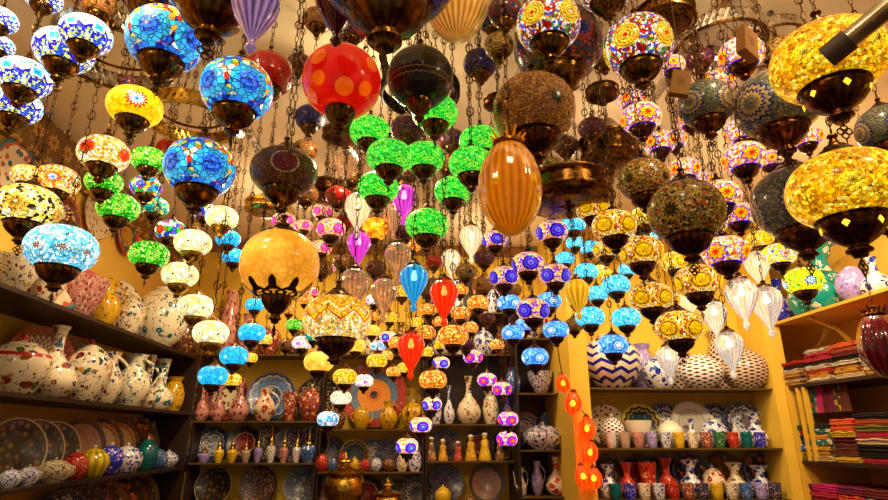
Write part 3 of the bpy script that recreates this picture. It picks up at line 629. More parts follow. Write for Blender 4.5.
# x, y, width in the photograph, glass, label, options
o_ = dict
L = [
 # near big ones first: they keep their places
 (845, 190, 106, 'bigyellow', 'large amber yellow mosaic lamp with star-pierced cup, lower of the two big yellow lamps', o_(shape='big', metal_='copper', stars=True)),
 (835, 62, 104, 'bigyellow', 'large amber yellow mosaic lamp behind the metal pole, topmost big yellow one', o_(shape='big', metal_='copper', stars=True)),
 (388, -42, 150, 'night', 'huge fluted bronze lamp cup hanging at the top, above the green lamps', o_(shape='ball', D=.34)),
 (218, -28, 116, 'night', 'big fluted bronze lamp cup at the top beside the lilac ribbed drop', o_(shape='ball', D=.3)),
 (342, 82, 78, 'reddots', 'big red glass lamp with large orange dots', o_(shape='round', metal_='bronze')),
 (280, 265, 78, 'goldball', 'big golden crackle glass ball lamp with leafy crown cup', o_(shape='round')),
 (777, 104, 80, 'nightblue', 'dull olive lamp with navy and gold petals, left of the topmost big yellow lamp', o_(kmin=1.0, shape='ball', metal_='copper')),
 (797, 202, 84, 'nightblue', 'dull olive lamp with navy petals, half hidden behind the lower big yellow lamp', o_(kmin=1.12, shape='ball', metal_='copper')),
 (885, 128, 52, 'nightblue', 'dull olive and navy lamp cut by the right edge', o_(shape='ball', metal_='copper')),
 (706, 104, 54, 'nightblue', 'dull olive lamp with navy petals beside the hanging box tag', o_(shape='ball', metal_='copper')),
 (534, 110, 82, 'browndaisy', 'unlit brown mosaic lamp with black daisies above the amber ribbed egg', o_(shape='ball', metal_='copper')),
 (686, 212, 74, 'golddaisy', 'unlit olive gold mosaic lamp with dark daisies, larger and lower one', o_(shape='ball', metal_='copper', D=.2)),
 (644, 180, 50, 'golddaisy', 'unlit olive gold mosaic lamp with dark daisies, smaller and upper one', o_(shape='ball', metal_='copper')),
 (284, 172, 66, 'maroon', 'unlit brown lamp with maroon oval panels above the golden ball', o_(rot=0)),
 (165, 40, 72, 'bluemed', 'blue medallion mosaic lamp under the top edge, topmost of three', o_(shape='ball')),
 (232, 90, 70, 'bluemed', 'blue medallion mosaic lamp beside the red crackle globe', o_(shape='ball')),
 (200, 168, 68, 'bluemed', 'blue medallion mosaic lamp left of the unlit maroon lamp', o_(shape='ball')),
 (150, -12, 62, 'night', 'dark indigo speckled lamp cut by the top edge at left', o_(shape='ball')),
 (638, 46, 68, 'redmulti', 'ruby mosaic lamp with gold discs, right one beside the dark lattice drum', o_(shape='ball')),
 (548, 24, 64, 'redmulti', 'ruby mosaic lamp with gold discs, left one at the top centre', o_(D=.155, shape='ball')),
 (558, 46, 88, 'mulred', 'large dark red and navy chip lamp behind the left ruby lamp', o_(shape='ball', D=.27)),
 (606, -14, 56, 'redmulti', 'bronze cupped ruby lamp cut by the top edge, between the two ruby lamps', o_(shape='ball')),
 (272, 74, 50, 'redcrackle', 'dull red crackle glass globe near the lilac drop', o_(shape='ball')),
 (420, 78, 66, 'blackdome', 'black pierced dome lamp behind the topmost green lamp', o_(shape='round')),
 (337, 319, 68, 'orangewave', 'wide orange lamp with red zigzag bands beneath the golden ball', o_(ornament=False)),
 (62, 249, 66, 'lightblue', 'pale blue mosaic lamp with brown daisies at left', o_(rot=0)),
 (28, 207, 60, 'yelblack', 'cream and yellow mosaic lamp with black flowers at left edge', o_()),
 (135, 107, 52, 'yelflower', 'bright yellow lamp with red and blue star flower', o_(rot=0)),
 (57, 181, 42, 'starflower', 'yellow lamp with blue star and red rays, above the pale blue lamp', o_(rot=-.1)),
 (28, 176, 30, 'starflower', 'yellow star-flower lamp peeping out behind the cream and black lamp', o_()),
 (104, 154, 48, 'redflower', 'cream mosaic lamp with bright red flowers', o_(rot=-.45)),
 # the white and blue waves
 (64, 51, 54, 'wave', 'white lamp with blue waves, frontmost of the wave pair at top left', o_(name='mosaic_lamp')),
 (86, 35, 48, 'wave', 'white lamp with blue waves, behind and right of its neighbour at top left', o_()),
 (27, 78, 50, 'wave', 'white lamp with blue waves directly above the lowest wave lamp', o_()),
 (16, 106, 46, 'wave', 'white lamp with blue waves, lowest one at left edge', o_()),
 (0, 20, 32, 'wave', 'white lamp with blue waves cut by the left edge near the top', o_()),
 (46, -2, 34, 'wave', 'white lamp with blue waves cut by the top edge', o_()),
 (0, 46, 26, 'wave', 'small white and blue wave lamp at the left edge below the cut one', o_()),
 # left greens and multicoloured
 (149, 160, 34, 'greenmo', 'green flower mosaic lamp right of the red-flowered lamp', o_()),
 (104, 182, 35, 'greenmo', 'green flower mosaic lamp directly under the red-flowered lamp', o_()),
 (118, 208, 40, 'greenmo', 'widest green flower mosaic lamp on the left side', o_()),
 (149, 255, 38, 'greenmo', 'lowest green flower mosaic lamp, above the white jar with teal leaves', o_()),
 (146, 187, 30, 'multi', 'multicoloured lamp with yellow disc beneath the right green flower lamp', o_()),
 (154, 207, 28, 'tealsmall', 'small green and orange lamp beneath the multicoloured lamps', o_()),
 (171, 231, 30, 'multired', 'red, white and blue block mosaic lamp', o_()),
 (205, 212, 24, 'multi', 'small multicoloured lamp behind the cup of the lowest blue medallion lamp', o_()),
 (170, 149, 26, 'redcrackle', 'small orange red lamp half hidden by the lowest blue medallion lamp', o_()),
 
 # cream
 (222, 218, 32, 'cream', 'cream lamp with scroll rings, topmost of five', o_(metal_='brass')),
 (193, 243, 36, 'cream', 'cream lamp with scroll rings, second from the top', o_(metal_='brass')),
 (180, 275, 35, 'cream', 'cream lamp with scroll rings, middle one of the five', o_(metal_='brass')),
 (196, 307, 35, 'cream', 'cream lamp with scroll rings, second lowest', o_(metal_='brass')),
 (211, 333, 35, 'cream', 'cream lamp with scroll rings, lowest, above the turquoise lamps', o_(metal_='brass')),
 # turquoise at left
 (228, 239, 24, 'cyanplain', 'turquoise lamp, topmost of the column left of the golden ball', o_()),
 (234, 257, 23, 'cyanplain', 'turquoise lamp, second of the column left of the golden ball', o_()),
 (255, 305, 19, 'cyanplain', 'small turquoise lamp under the left side of the golden ball', o_()),
 (252, 333, 27, 'cyanplain', 'turquoise lamp, rightmost of the low diagonal three', o_()),
 (234, 356, 28, 'cyanplain', 'turquoise lamp, middle of the low diagonal three', o_()),
 (213, 376, 29, 'cyanplain', 'turquoise lamp, lowest and leftmost of the low diagonal three', o_()),
 (265, 340, 15, 'yelsmall', 'tiny yellow lamp behind the rightmost low turquoise lamp', o_()),
 (250, 358, 15, 'yelsmall', 'tiny yellow lamp behind the middle low turquoise lamp', o_()),
 (232, 380, 19, 'yelsmall', 'tiny yellow lamp behind the lowest turquoise lamp', o_()),
 # pinks
 (284, 221, 24, 'pink', 'pink and gold lamp just above the golden ball', o_()),
 (331, 229, 29, 'pink', 'pink and cream lamp right of the golden ball top', o_()),
 (321, 248, 22, 'pink', 'pink mosaic lamp touching the right edge of the golden ball', o_()),
 (304, 226, 18, 'pink', 'small pink lamp between two larger pink lamps', o_()),
 (312, 292, 14, 'pink', 'small magenta lamp low beside the golden ball', o_()),
 (330, 268, 12, 'pink', 'tiny magenta lamp hanging above the orange zigzag lamp', o_()),
 # emerald cluster
 (435, 113, 46, 'green', 'emerald mosaic lamp, topmost of the green cluster', o_()),
 (370, 132, 41, 'green', 'emerald mosaic lamp under the dotted red lamp', o_()),
 (391, 157, 46, 'green', 'emerald mosaic lamp, largest of the left green group', o_()),
 (424, 158, 42, 'green', 'emerald mosaic lamp in the middle of the green cluster', o_()),
 (378, 188, 42, 'green', 'emerald mosaic lamp above the orange crackle lamp', o_()),
 (480, 142, 42, 'green', 'emerald mosaic lamp directly left of the amber egg top', o_()),
 (471, 164, 45, 'green', 'emerald mosaic lamp overlapping the amber egg, middle of the right three', o_()),
 (453, 191, 38, 'green', 'emerald mosaic lamp, lowest of the right green three', o_()),
 (427, 225, 44, 'green', 'emerald mosaic lamp, lowest of the whole green cluster', o_()),
 (407, 130, 34, 'mulred', 'unlit navy and red lamp among the emerald lamps', o_(shape='ball')),
 (492, 20, 30, 'night', 'small dark lamp right of the pale ribbed bowl', o_(shape='ball')),
 # violet cluster
 (495, 240, 26, 'violet', 'violet medallion lamp behind the tip of the amber egg', o_(metal_='copper')),
 (552, 232, 32, 'violet', 'violet medallion lamp, topmost right of the amber egg tip', o_(metal_='copper')),
 (528, 264, 33, 'violet', 'violet medallion lamp in the centre, just under the egg tip', o_(metal_='copper')),
 (504, 277, 30, 'violet', 'violet medallion lamp, leftmost of the middle three', o_(metal_='copper')),
 (555, 275, 31, 'violet', 'violet medallion lamp, rightmost of the middle three', o_(metal_='copper')),
 (533, 310, 33, 'violet', 'violet medallion lamp, lowest of the violet group', o_(metal_='copper')),
 (509, 303, 24, 'eye', 'pale blue ringed lamp left of the lowest violet lamp', o_(metal_='copper')),
 (549, 301, 25, 'eye', 'pale blue ringed lamp right of the lowest violet lamp', o_(metal_='copper')),
 (513, 333, 23, 'eye', 'pale blue ringed lamp below left of the lowest violet lamp', o_(metal_='copper')),
 (525, 325, 20, 'eye', 'pale blue ringed lamp mostly behind the lowest violet cup', o_(metal_='copper')),
 (556, 330, 26, 'eye', 'pale blue ringed lamp below right of the lowest violet lamp', o_(metal_='copper')),
 (535, 357, 27, 'eye', 'pale blue ringed lamp, lowest of the column under the violet lamps', o_(metal_='copper')),
 (613, 345, 30, 'eye', 'pale blue ringed lamp in front of the zigzag jar', o_(metal_='copper')),
 # turquoise at right
 (573, 225, 25, 'cyan', 'turquoise lamp, topmost behind the highest violet lamp', o_()),
 (565, 259, 20, 'cyan', 'turquoise lamp peeping between violet lamps', o_()),
 (586, 272, 24, 'cyan', 'turquoise lamp, upper left of the right-hand turquoise group', o_()),
 (590, 248, 20, 'cyan', 'turquoise lamp beside the lower left sun lamp', o_()),
 (616, 285, 28, 'cyan', 'turquoise lamp, middle of the right-hand turquoise group', o_()),
 (597, 294, 23, 'cyan', 'turquoise lamp half behind the middle turquoise one', o_()),
 (591, 317, 29, 'cyan', 'turquoise lamp, lower left, above the zigzag jar', o_()),
 (626, 318, 29, 'cyan', 'turquoise lamp, lower right, above the zigzag jar', o_()),
 (627, 270, 18, 'cyan', 'small turquoise lamp under a big sun lamp cup', o_()),
 (651, 237, 13, 'cyan', 'tiny turquoise lamp between the sun lamps and the olive daisy lamp', o_()),
 (575, 243, 18, 'cyan', 'turquoise lamp below the topmost turquoise one', o_()),
 # suns
 (593, 209, 34, 'sun', 'yellow sun-disc lamp, topmost left of its group', o_(metal_='copper')),
 (614, 226, 44, 'sun', 'yellow sun-disc lamp, second in the left diagonal', o_(metal_='copper')),
 (641, 252, 44, 'sun', 'yellow sun-disc lamp, large one above the turquoise lamps', o_(metal_='copper')),
 (606, 250, 26, 'sun', 'yellow sun-disc lamp, small one left of the large disc lamp', o_(metal_='copper')),
 (651, 297, 42, 'sun', 'yellow sun-disc lamp right of the turquoise lamps', o_(metal_='copper')),
 (679, 327, 46, 'sun', 'yellow sun-disc lamp, lowest of its group', o_(metal_='copper')),
 (698, 281, 46, 'sun', 'yellow sun-disc lamp near the clear glass drops', o_(metal_='copper')),
 (645, 218, 30, 'yelsmall', 'yellow chip lamp behind the sun lamps', o_()),
 (676, 262, 30, 'yelsmall', 'yellow chip lamp under the large olive daisy lamp', o_()),
 (699, 252, 26, 'yelsmall', 'yellow chip lamp left of the lowest red star lamp', o_()),
 # red stars
 (744, 158, 42, 'redstar', 'red star lamp, largest one in the middle', o_(metal_='copper')),
 (745, 131, 38, 'redstar', 'red star lamp directly above the largest one', o_(metal_='copper')),
 (684, 170, 32, 'redstar', 'red star lamp left of the middle ones', o_(metal_='copper')),
 (719, 196, 42, 'redstar', 'red star lamp right of the large olive daisy lamp', o_(metal_='copper')),
 (738, 215, 34, 'redstar', 'red star lamp below and right of its neighbour', o_(metal_='copper')),
 (728, 252, 44, 'redstar', 'red star lamp, lowest of all', o_(metal_='copper')),
 (741, 55, 44, 'redstar', 'red star lamp with a box tag hanging in front', o_(metal_='copper')),
 (718, 82, 34, 'redstar', 'red star lamp below the bright ceiling light', o_(metal_='copper')),
 (641, 118, 40, 'redstar', 'red star lamp under the right ruby lamp cup', o_(metal_='copper')),
 (660, 143, 32, 'redstar', 'red star lamp above the small olive daisy lamp', o_(metal_='copper')),
 (632, 100, 28, 'redstar', 'red star lamp touching the right ruby lamp cup', o_(metal_='copper')),
 (672, 66, 26, 'redstar', 'red star lamp behind the ruby lamp, left of the bright ceiling light', o_(metal_='copper')),
 (674, 140, 26, 'redstar', 'small red star lamp left of the big olive lamp', o_(metal_='copper')),
 (806, 138, 30, 'redstar', 'red star lamp between the two big yellow lamps', o_(metal_='copper')),
 (779, 255, 32, 'yelred', 'yellow lamp with red blossoms beneath the dull olive lamp', o_()),
 (803, 281, 37, 'yelblue', 'yellow lamp with blue blossoms beside the teal vases', o_()),
 (886, 222, 26, 'yelred', 'yellow and red lamp at the right edge beneath the big yellow ones', o_()),
 # low centre
 (319, 362, 30, 'orangeplain', 'plain glowing orange lamp above the lidded jar', o_()),
 (372, 331, 17, 'orangeplain', 'small plain amber lamp right of the zigzag lamp', o_()),
 (356, 346, 20, 'orangeplain', 'small plain amber lamp below the zigzag lamp', o_()),
 (376, 361, 21, 'yelsmall', 'yellow lamp above the big ringed plate', o_()),
 (345, 377, 24, 'yelsmall', 'yellow lamp at the upper left of the big ringed plate', o_()),
 (364, 381, 19, 'whitepurple', 'white lamp with purple discs in front of the ringed plate', o_()),
 (341, 398, 21, 'whiteyellow', 'white lamp with cream marks beside the ringed plate', o_()),
 (328, 419, 22, 'whiteblue', 'white lamp with sky blue petals in front of the back shelves', o_()),
 (432, 404, 20, 'violetfar', 'cream and violet lamp, topmost of the low violet three', o_()),
 (421, 425, 23, 'violetfar', 'cream and turquoise ringed lamp, middle of the low violet three', o_()),
 (407, 446, 23, 'violetfar', 'cream and violet lamp, lowest of the low violet three', o_()),
 (433, 380, 28, 'orangemo', 'orange mosaic lamp above the low violet lamps', o_()),
 (441, 363, 18, 'violetfar', 'small violet lamp above the low orange mosaic lamp', o_()),
 (453, 336, 31, 'orangemo', 'orange mosaic lamp, larger, below the right red drop', o_()),
 (425, 333, 22, 'orangemo', 'small orange mosaic lamp between the two red drops', o_()),
 (397, 343, 18, 'orangemo', 'small orange mosaic lamp left of the low red drop', o_()),
 (428, 310, 18, 'orangemo', 'small orange mosaic lamp below the middle red drop cap', o_()),
 (388, 337, 17, 'violetfar', 'small blue violet lamp left of the low red drop', o_()),
 (473, 357, 20, 'magenta', 'magenta lamp with orange discs, leftmost of five', o_()),
 (487, 380, 20, 'magenta', 'magenta lamp with orange discs, second of the descending five', o_()),
 (502, 389, 20, 'magenta', 'magenta lamp with orange discs, third of the descending five', o_()),
 (508, 419, 21, 'magenta', 'magenta lamp with orange discs, second lowest', o_()),
 (507, 439, 21, 'magenta', 'magenta lamp with orange discs, lowest', o_()),
 (460, 290, 17, 'orangemo', 'tiny orange lamp right of the upper red drop', o_()),
 (478, 303, 22, 'orangemo', 'amber lamp left of the pale blue ringed lamps', o_()),
 (461, 314, 20, 'orangemo', 'amber lamp under the upper red drop', o_()),
 (294, 325, 17, 'greenmo', 'small green lamp left of the orange zigzag lamp', o_()),
 (302, 343, 20, 'whitepurple', 'small pinkish white lamp below the small green lamp', o_()),
 (314, 336, 18, 'tealsmall', 'small teal lamp against the left rim of the zigzag lamp', o_()),
 (378, 346, 16, 'whiteblue', 'tiny blue and white lamp above the yellow lamps', o_()),
 (402, 292, 20, 'yelsmall', 'small gold flowered lamp left of the blue drop tip', o_()),
 (375, 300, 18, 'whitepurple', 'small cream lamp right of the zigzag lamp top', o_()),
 (416, 323, 16, 'yelsmall', 'tiny yellow lamp just above the low red drop', o_()),
 (497, 345, 15, 'orangemo', 'tiny amber lamp left of the lowest pale blue lamps', o_()),
 (440, 345, 14, 'yelsmall', 'tiny yellow lamp beside the larger low orange lamp', o_()),
 (310, 118, 30, 'night', 'unlit dark lamp between the maroon and dotted red lamps', o_(shape='ball')),
 (480, 64, 34, 'night', 'unlit dark lamp left of the brown daisy lamp', o_(shape='ball')),
 (352, 30, 30, 'mulred', 'unlit dark red lamp above the dotted red lamp', o_(shape='ball')),
 (100, 6, 34, 'browndaisy', 'unlit brown lamp at the top between wave lamps and indigo lamp', o_()),
 (318, 20, 30, 'browndaisy', 'unlit brown lamp at the top left of the garnet drop', o_()),
 (300, 64, 26, 'maroon', 'small unlit maroon lamp right of the red crackle globe', o_()),
 (592, 128, 28, 'mulred', 'unlit red and navy lamp right of the brown daisy lamp', o_()),
 (604, 60, 26, 'maroon', 'small maroon lamp between the two ruby lamps', o_()),
 (306, 300, 17, 'orangemo', 'tiny orange lamp left of the zigzag lamp top', o_()),
 (289, 310, 15, 'orangemo', 'tiny orange lamp under the golden ball cup', o_()),
 (372, 316, 17, 'orangemo', 'tiny orange lamp at the right rim of the zigzag lamp', o_()),
 (391, 318, 16, 'yelsmall', 'tiny yellow lamp behind the clear drops', o_()),
 (440, 322, 16, 'orangemo', 'tiny orange lamp under the upper red drop tip', o_()),
 (470, 328, 17, 'orangemo', 'small amber lamp left of the pale blue lamps', o_()),
 (487, 318, 16, 'mulred', 'small unlit red lamp beside the pale blue ringed lamps', o_()),
 (482, 285, 22, 'browndaisy', 'unlit brown lamp left of the violet lamps', o_()),
 (426, 352, 16, 'yelsmall', 'tiny yellow lamp right of the low red drop', o_()),
 (386, 356, 15, 'orangemo', 'tiny orange lamp left of the low red drop tip', o_()),
 (350, 328, 0, None, '', None),
 (322, 212, 20, 'pink', 'small pink lamp under the copper drum lantern', o_()),
 (344, 222, 20, 'redcrackle', 'dull red lamp between the pink lamps and clear drops', o_()),
 (410, 246, 20, 'orangemo', 'orange lamp between the blue drop and lowest emerald lamp', o_()),
 (434, 262, 18, 'redcrackle', 'small dull red lamp below the lowest emerald lamp', o_()),
 (484, 258, 22, 'mulred', 'unlit navy and red lamp left of the violet lamps', o_()),
 (575, 300, 18, 'yelsmall', 'yellow lamp between the pale blue and turquoise lamps', o_()),
 (606, 276, 18, 'yelsmall', 'yellow lamp tucked among the turquoise lamps', o_()),
 (668, 300, 24, 'sun', 'small yellow sun-disc lamp left of the one near the clear drops', o_()),
 (712, 225, 28, 'yelsmall', 'yellow chip lamp right of the large olive daisy lamp', o_()),
 (700, 182, 26, 'redstar', 'small red star lamp above the large olive daisy lamp', o_(metal_='copper')),
 (770, 160, 26, 'redstar', 'small red star lamp right of the largest one', o_(metal_='copper')),
 (760, 240, 26, 'yelsmall', 'yellow chip lamp right of the lowest red star lamps', o_()),
 (690, 120, 26, 'redstar', 'small red star lamp under the hanging dark box tag', o_(metal_='copper')),
 (305, 150, 26, 'browndaisy', 'unlit brown lamp right of the maroon oval lamp', o_()),
 (322, 98, 26, 'mulred', 'unlit dark red lamp left of the dotted red lamp cup', o_()),
 (352, 176, 24, 'golddaisy', 'unlit olive lamp behind the left emerald lamps', o_()),
 (452, 140, 28, 'mulred', 'unlit navy lamp between the two emerald groups', o_()),
 (448, 164, 26, 'browndaisy', 'unlit brown lamp between the two emerald groups', o_()),
 (404, 176, 26, 'maroon', 'unlit maroon lamp between emerald lamps', o_()),
 (404, 232, 24, 'mulred', 'unlit dark red lamp left of the lowest emerald lamp', o_()),
 (338, 196, 26, 'redcrackle', 'dull red crackle lamp above the pink lamps', o_()),
 (306, 194, 26, 'browndaisy', 'unlit brown lamp under the copper drum, left side', o_()),
 (322, 268, 22, 'golddaisy', 'unlit olive lamp above the orange zigzag lamp', o_()),
 (344, 262, 22, 'browndaisy', 'unlit brown lamp above the right side of the zigzag lamp', o_()),
 (376, 268, 22, 'maroon', 'unlit maroon lamp behind the clear drops', o_()),
 (428, 290, 20, 'golddaisy', 'unlit olive lamp between the blue and upper red drops', o_()),
 (466, 272, 22, 'golddaisy', 'unlit olive lamp right of the upper red drop', o_()),
 (546, 196, 26, 'browndaisy', 'unlit brown lamp right of the amber egg', o_()),
 (552, 168, 28, 'golddaisy', 'unlit olive lamp right of the amber egg shoulder', o_()),
 (566, 146, 26, 'maroon', 'unlit maroon lamp above the wide bronze drum', o_()),
 (500, 214, 22, 'mulred', 'unlit navy lamp behind the amber egg, left side', o_()),
 (512, 290, 20, 'browndaisy', 'unlit brown lamp amid the violet lamps', o_()),
 (574, 325, 20, 'golddaisy', 'unlit olive lamp between pale blue and turquoise lamps', o_()),
 (466, 345, 18, 'mulred', 'unlit dark lamp above the leftmost magenta lamp', o_()),
 (405, 368, 16, 'yelsmall', 'tiny yellow lamp beneath the low red drop', o_()),
 (394, 372, 15, 'orangemo', 'tiny orange lamp left of the low red drop tail', o_()),
 (286, 345, 16, 'browndaisy', 'tiny unlit brown lamp below the golden ball cup', o_()),
 (505, 12, 34, 'mulred', 'unlit navy and red lamp at the top left of the ruby lamps', o_(shape='ball')),
 (500, 46, 30, 'golddaisy', 'unlit olive lamp left of the large dark red lamp', o_(shape='ball')),
 (628, 178, 0, None, '', None),
 (130, 86, 24, 'mulred', 'unlit dark lamp behind the bright yellow star lamp', o_()),
 (90, 70, 22, 'browndaisy', 'unlit brown lamp below the silvered pierced ring', o_()),
 (190, 196, 22, 'golddaisy', 'unlit olive lamp behind the lowest blue medallion lamp', o_()),
 (676, 20, 30, 'night', 'dark indigo lamp right of the dark drum lantern', o_()),
 (700, 60, 28, 'mulred', 'unlit dark red lamp left of the bright ceiling light', o_()),
 (778, 52, 34, 'golddaisy', 'unlit olive lamp left of the topmost big yellow lamp', o_(shape='ball')),
]
for x, y, wp, k, lab, op in L:
    if k: lamp(x, y, wp, k, lab, **op)
ball = [o for o in COL.objects if str(o.get('label', '')).startswith('big golden crackle')][0]
b = MB(); nleaf = 9
for i in range(nleaf):
    a = 2*pi*i/nleaf; v = []; f = []
    for k in range(7):
        t = k/6; lat = -1.15+.62*t; wd_ = .13*(1-t)*(1+.5*sin(t*9))+.012
        r = .5*cos(lat)**.95+.012; z = -.46*abs(sin(lat))**.95-.006
        for s in (-1, 1): v.append((r*cos(a+s*wd_/max(r, .2)), r*sin(a+s*wd_/max(r, .2)), z))
        for s in (-1, 1): v.append(((r-.008)*cos(a+s*wd_/max(r, .2)), (r-.008)*sin(a+s*wd_/max(r, .2)), z+.004))
    for k in range(6):
        q = k*4; f += [(q, q+1, q+5, q+4), (q+2, q+6, q+7, q+3), (q, q+4, q+6, q+2), (q+1, q+3, q+7, q+5)]
    f += [(0, 2, 3, 1), (24, 25, 27, 26)]
    b.add(v, f)
b.build('leaf_crown', M['bronze'], ball)
DR = [
 (600, 274, 20, 'ribyellow', 'yellow glass drop among the turquoise lamps', o_()),
 (577, 290, 24, 'ribyellow', 'yellow glass drop left of the turquoise lamps', o_()),
 (510, 188, 62, 'ribamber', 'large ribbed amber glass egg lamp with ruffled neck', o_(form='egg', ribs=24, D=.23)),
 (461, -4, 64, 'riborange', 'pale ribbed amber glass bowl lamp cut by the top edge', o_(form='egg', ribs=26, D=.22)),
 (256, 4, 46, 'riblilac', 'lilac ribbed glass drop cut by the top edge', o_(ribs=16, D=.18)),
 (342, -2, 46, 'ribgarnet', 'dark garnet ribbed glass drop above the dotted red lamp', o_(ribs=16, D=.18)),
 (882, 345, 40, 'ribgarnet', 'dark red glass drop cut by the right edge in front of the scarves', o_(form='egg', ribs=10)),
 (414, 277, 28, 'ribblue', 'bright blue ribbed glass drop', o_()),
 (411, 345, 27, 'ribred', 'red ribbed glass drop, lower of the two red drops', o_()),
 (442, 292, 28, 'ribred', 'red ribbed glass drop, upper of the two red drops', o_()),
 (359, 242, 23, 'ribpurple', 'magenta purple glass drop left of the orange crackle lamp', o_()),
 (404, 196, 25, 'ribpurple', 'purple glass drop between the emerald lamps', o_()),
 (358, 205, 27, 'ribwhite', 'lit creamy glass drop under the left emerald lamps', o_()),
 (471, 236, 23, 'ribwhite', 'lit creamy glass drop, lower right of the emerald cluster', o_()),
 (451, 258, 19, 'ribwhite', 'small lit creamy glass drop right of the blue drop', o_()),
 (346, 160, 24, 'ribpeach', 'dim clear glass drop left of the emerald lamps', o_()),
 (394, 213, 22, 'ribpeach', 'dim clear glass drop behind the orange crackle lamp', o_()),
 (398, 254, 26, 'ribpeach', 'dim clear glass drop above the blue drop', o_()),
 (384, 290, 26, 'ribpeach', 'dim clear glass globe drop left of the blue drop', o_()),
 (354, 282, 30, 'ribpeach', 'smoky clear glass drop above the orange zigzag lamp', o_()),
 (741, 292, 30, 'clear', 'clear glass drop with lit bulb, highest of the right clear group', o_(bulb='bulb')),
 (766, 300, 30, 'clear', 'clear glass drop with lit bulb, rightmost of the clear group', o_(bulb='bulb')),
 (714, 312, 24, 'clear', 'clear glass drop with lit bulb, left of the highest clear drop', o_(bulb='bulb')),
 (729, 344, 27, 'clear', 'clear glass drop with lit bulb, lowest in front of the net jars', o_(bulb='bulb')),
 (668, 356, 22, 'clear', 'clear glass drop with lit bulb, left of the net jars', o_(bulb='bulb')),
 (757, 262, 24, 'ribwhite', 'lit white glass drop between red star lamp and red blossom lamp', o_()),
 (688, 300, 20, 'ribwhite', 'small lit white glass drop behind the sun lamps', o_()),
]
for x, y, wp, k, lab, op in DR: drop(x, y, wp, k, lab, **op)
lamp(375, 229, 26, 'orangecrackle', 'tall orange crackle glass lamp beneath the lowest left emerald lamp', shape='round')

# ------------------------------------------------------------ pierced rings and bronze drums under the ceiling
def ring(x, y, wpx, D, label, mk='steel', hb=.15, chains=3):
    c = deep(x, y, FPX*D/wpx); c.z = min(c.z, CEIL-.1)
    t = thing('chandelier_ring', label, 'chandelier', c, (0, 0, .3)); R0 = D/2; h = hb*D
    for z, rr in ((0, .045), (h, .04)):
        MB().torus(R0, R0, rr*D*.5, 48, 6, TR((0, 0, z))).build('rim', M['bronze' if mk == 'steel' else mk], t)
    b = MB(); n = 44
    for i in range(n):
        a, a2 = 2*pi*i/n, 2*pi*(i+1)/n
        for p, q in ((a, a2), (a2, a)):
            b.tube([(R0*cos(p), R0*sin(p), 0), (R0*cos(q), R0*sin(q), h)], .009*D/.32, 4)
    b.build('lattice_band', M[mk], t)
    MB().torus(R0*.8, R0*.8, .006, 40, 5, TR((0, 0, h*1.2))).build('inner_hoop', M['bronze'], t)
    top = CEIL - c.z
    for i in range(chains):
        a = 2*pi*i/chains
        b = MB(); n = max(2, int(top/.045))
        p0, p1 = Vector((R0*cos(a), R0*sin(a), h)), Vector((R0*.12*cos(a), R0*.12*sin(a), top))
        b.tube([p0, p1], .0022, 4)
        for k in range(n):
            q = p0.lerp(p1, (k+.5)/n); b.torus(.008, .015, .002, 8, 3, TR(q) @ RZ(a+(k % 2)*pi/2) @ RX(pi/2))
        b.build('chain', M['chain'], t)
    return t
def drum(x, y, wpx, D, label, mk='bronze', tall=.42):
    c, D = hang_point(x, y, wpx, D, tall, kmin=.8)
    t = thing('drum_lantern', label, 'lantern', c, (0, 0, 0), D)
    MB().lathe([(.34, -tall*.5), (.42, -tall*.46), (.5, -tall*.3), (.5, -tall*.18), (.46, -tall*.14), (.47, tall*.1), (.5, tall*.14), (.5, tall*.26), (.4, tall*.34), (.22, tall*.55), (.1, tall*.8), (.001, tall*.82)], 40, 24, .02).build('shell', M[mk], t)
    b = MB()
    for z in (-.3, .18): b.torus(.505, .505, .018, 40, 5, TR((0, 0, tall*z)))
    b.build('band', M['brass' if mk == 'brass' else 'bronze'], t)
    MB().lathe([(.001, -tall*.5-.16), (.03, -tall*.5-.12), (.05, -tall*.5-.08), (.02, -tall*.5-.04), (.1, -tall*.5), (.1, -tall*.5+.03)], 16).build('finial', M['bronze'], t)
    add_chain(t, c, tall*.8, D); return t
ring(114, 60, 108, .44, 'silvered pierced ring hanging at the top left beside the wave lamps')
ring(190, 124, 84, .36, 'gilded pierced ring above the lowest blue medallion lamp', 'brass')
ring(720, 48, 84, .36, 'pierced lattice ring around the bright ceiling light at upper right', 'steel')
ring(762, 14, 66, .3, 'pierced lattice ring cut by the top edge above the big olive lamp', 'steel')
ring(420, 96, 76, .33, 'black pierced ring right behind the topmost emerald lamp', 'black')
drum(265, 206, 38, .22, 'brass drum lantern left of the golden ball', 'brass')
drum(664, 18, 58, .24, 'dark bronze drum lantern right of the ruby lamps')
drum(574, 190, 88, .42, 'wide dark bronze drum lantern left of the olive daisy lamps')
drum(614, 150, 60, .33, 'dark bowl lantern under the red star lamps', 'bronze', .7)
drum(326, 190, 44, .24, 'copper drum lantern behind the unlit maroon lamp', 'copper')
drum(340, 134, 34, .17, 'small bronze drum lantern below the dotted red lamp')
drum(520, 164, 44, .2, 'copper drum lantern behind the amber egg', 'copper')
drum(498, 102, 28, .13, 'small copper lantern left of the brown daisy lamp', 'copper')
drum(602, 92, 32, .15, 'small dark bronze lantern beside the ruby lamp cup')

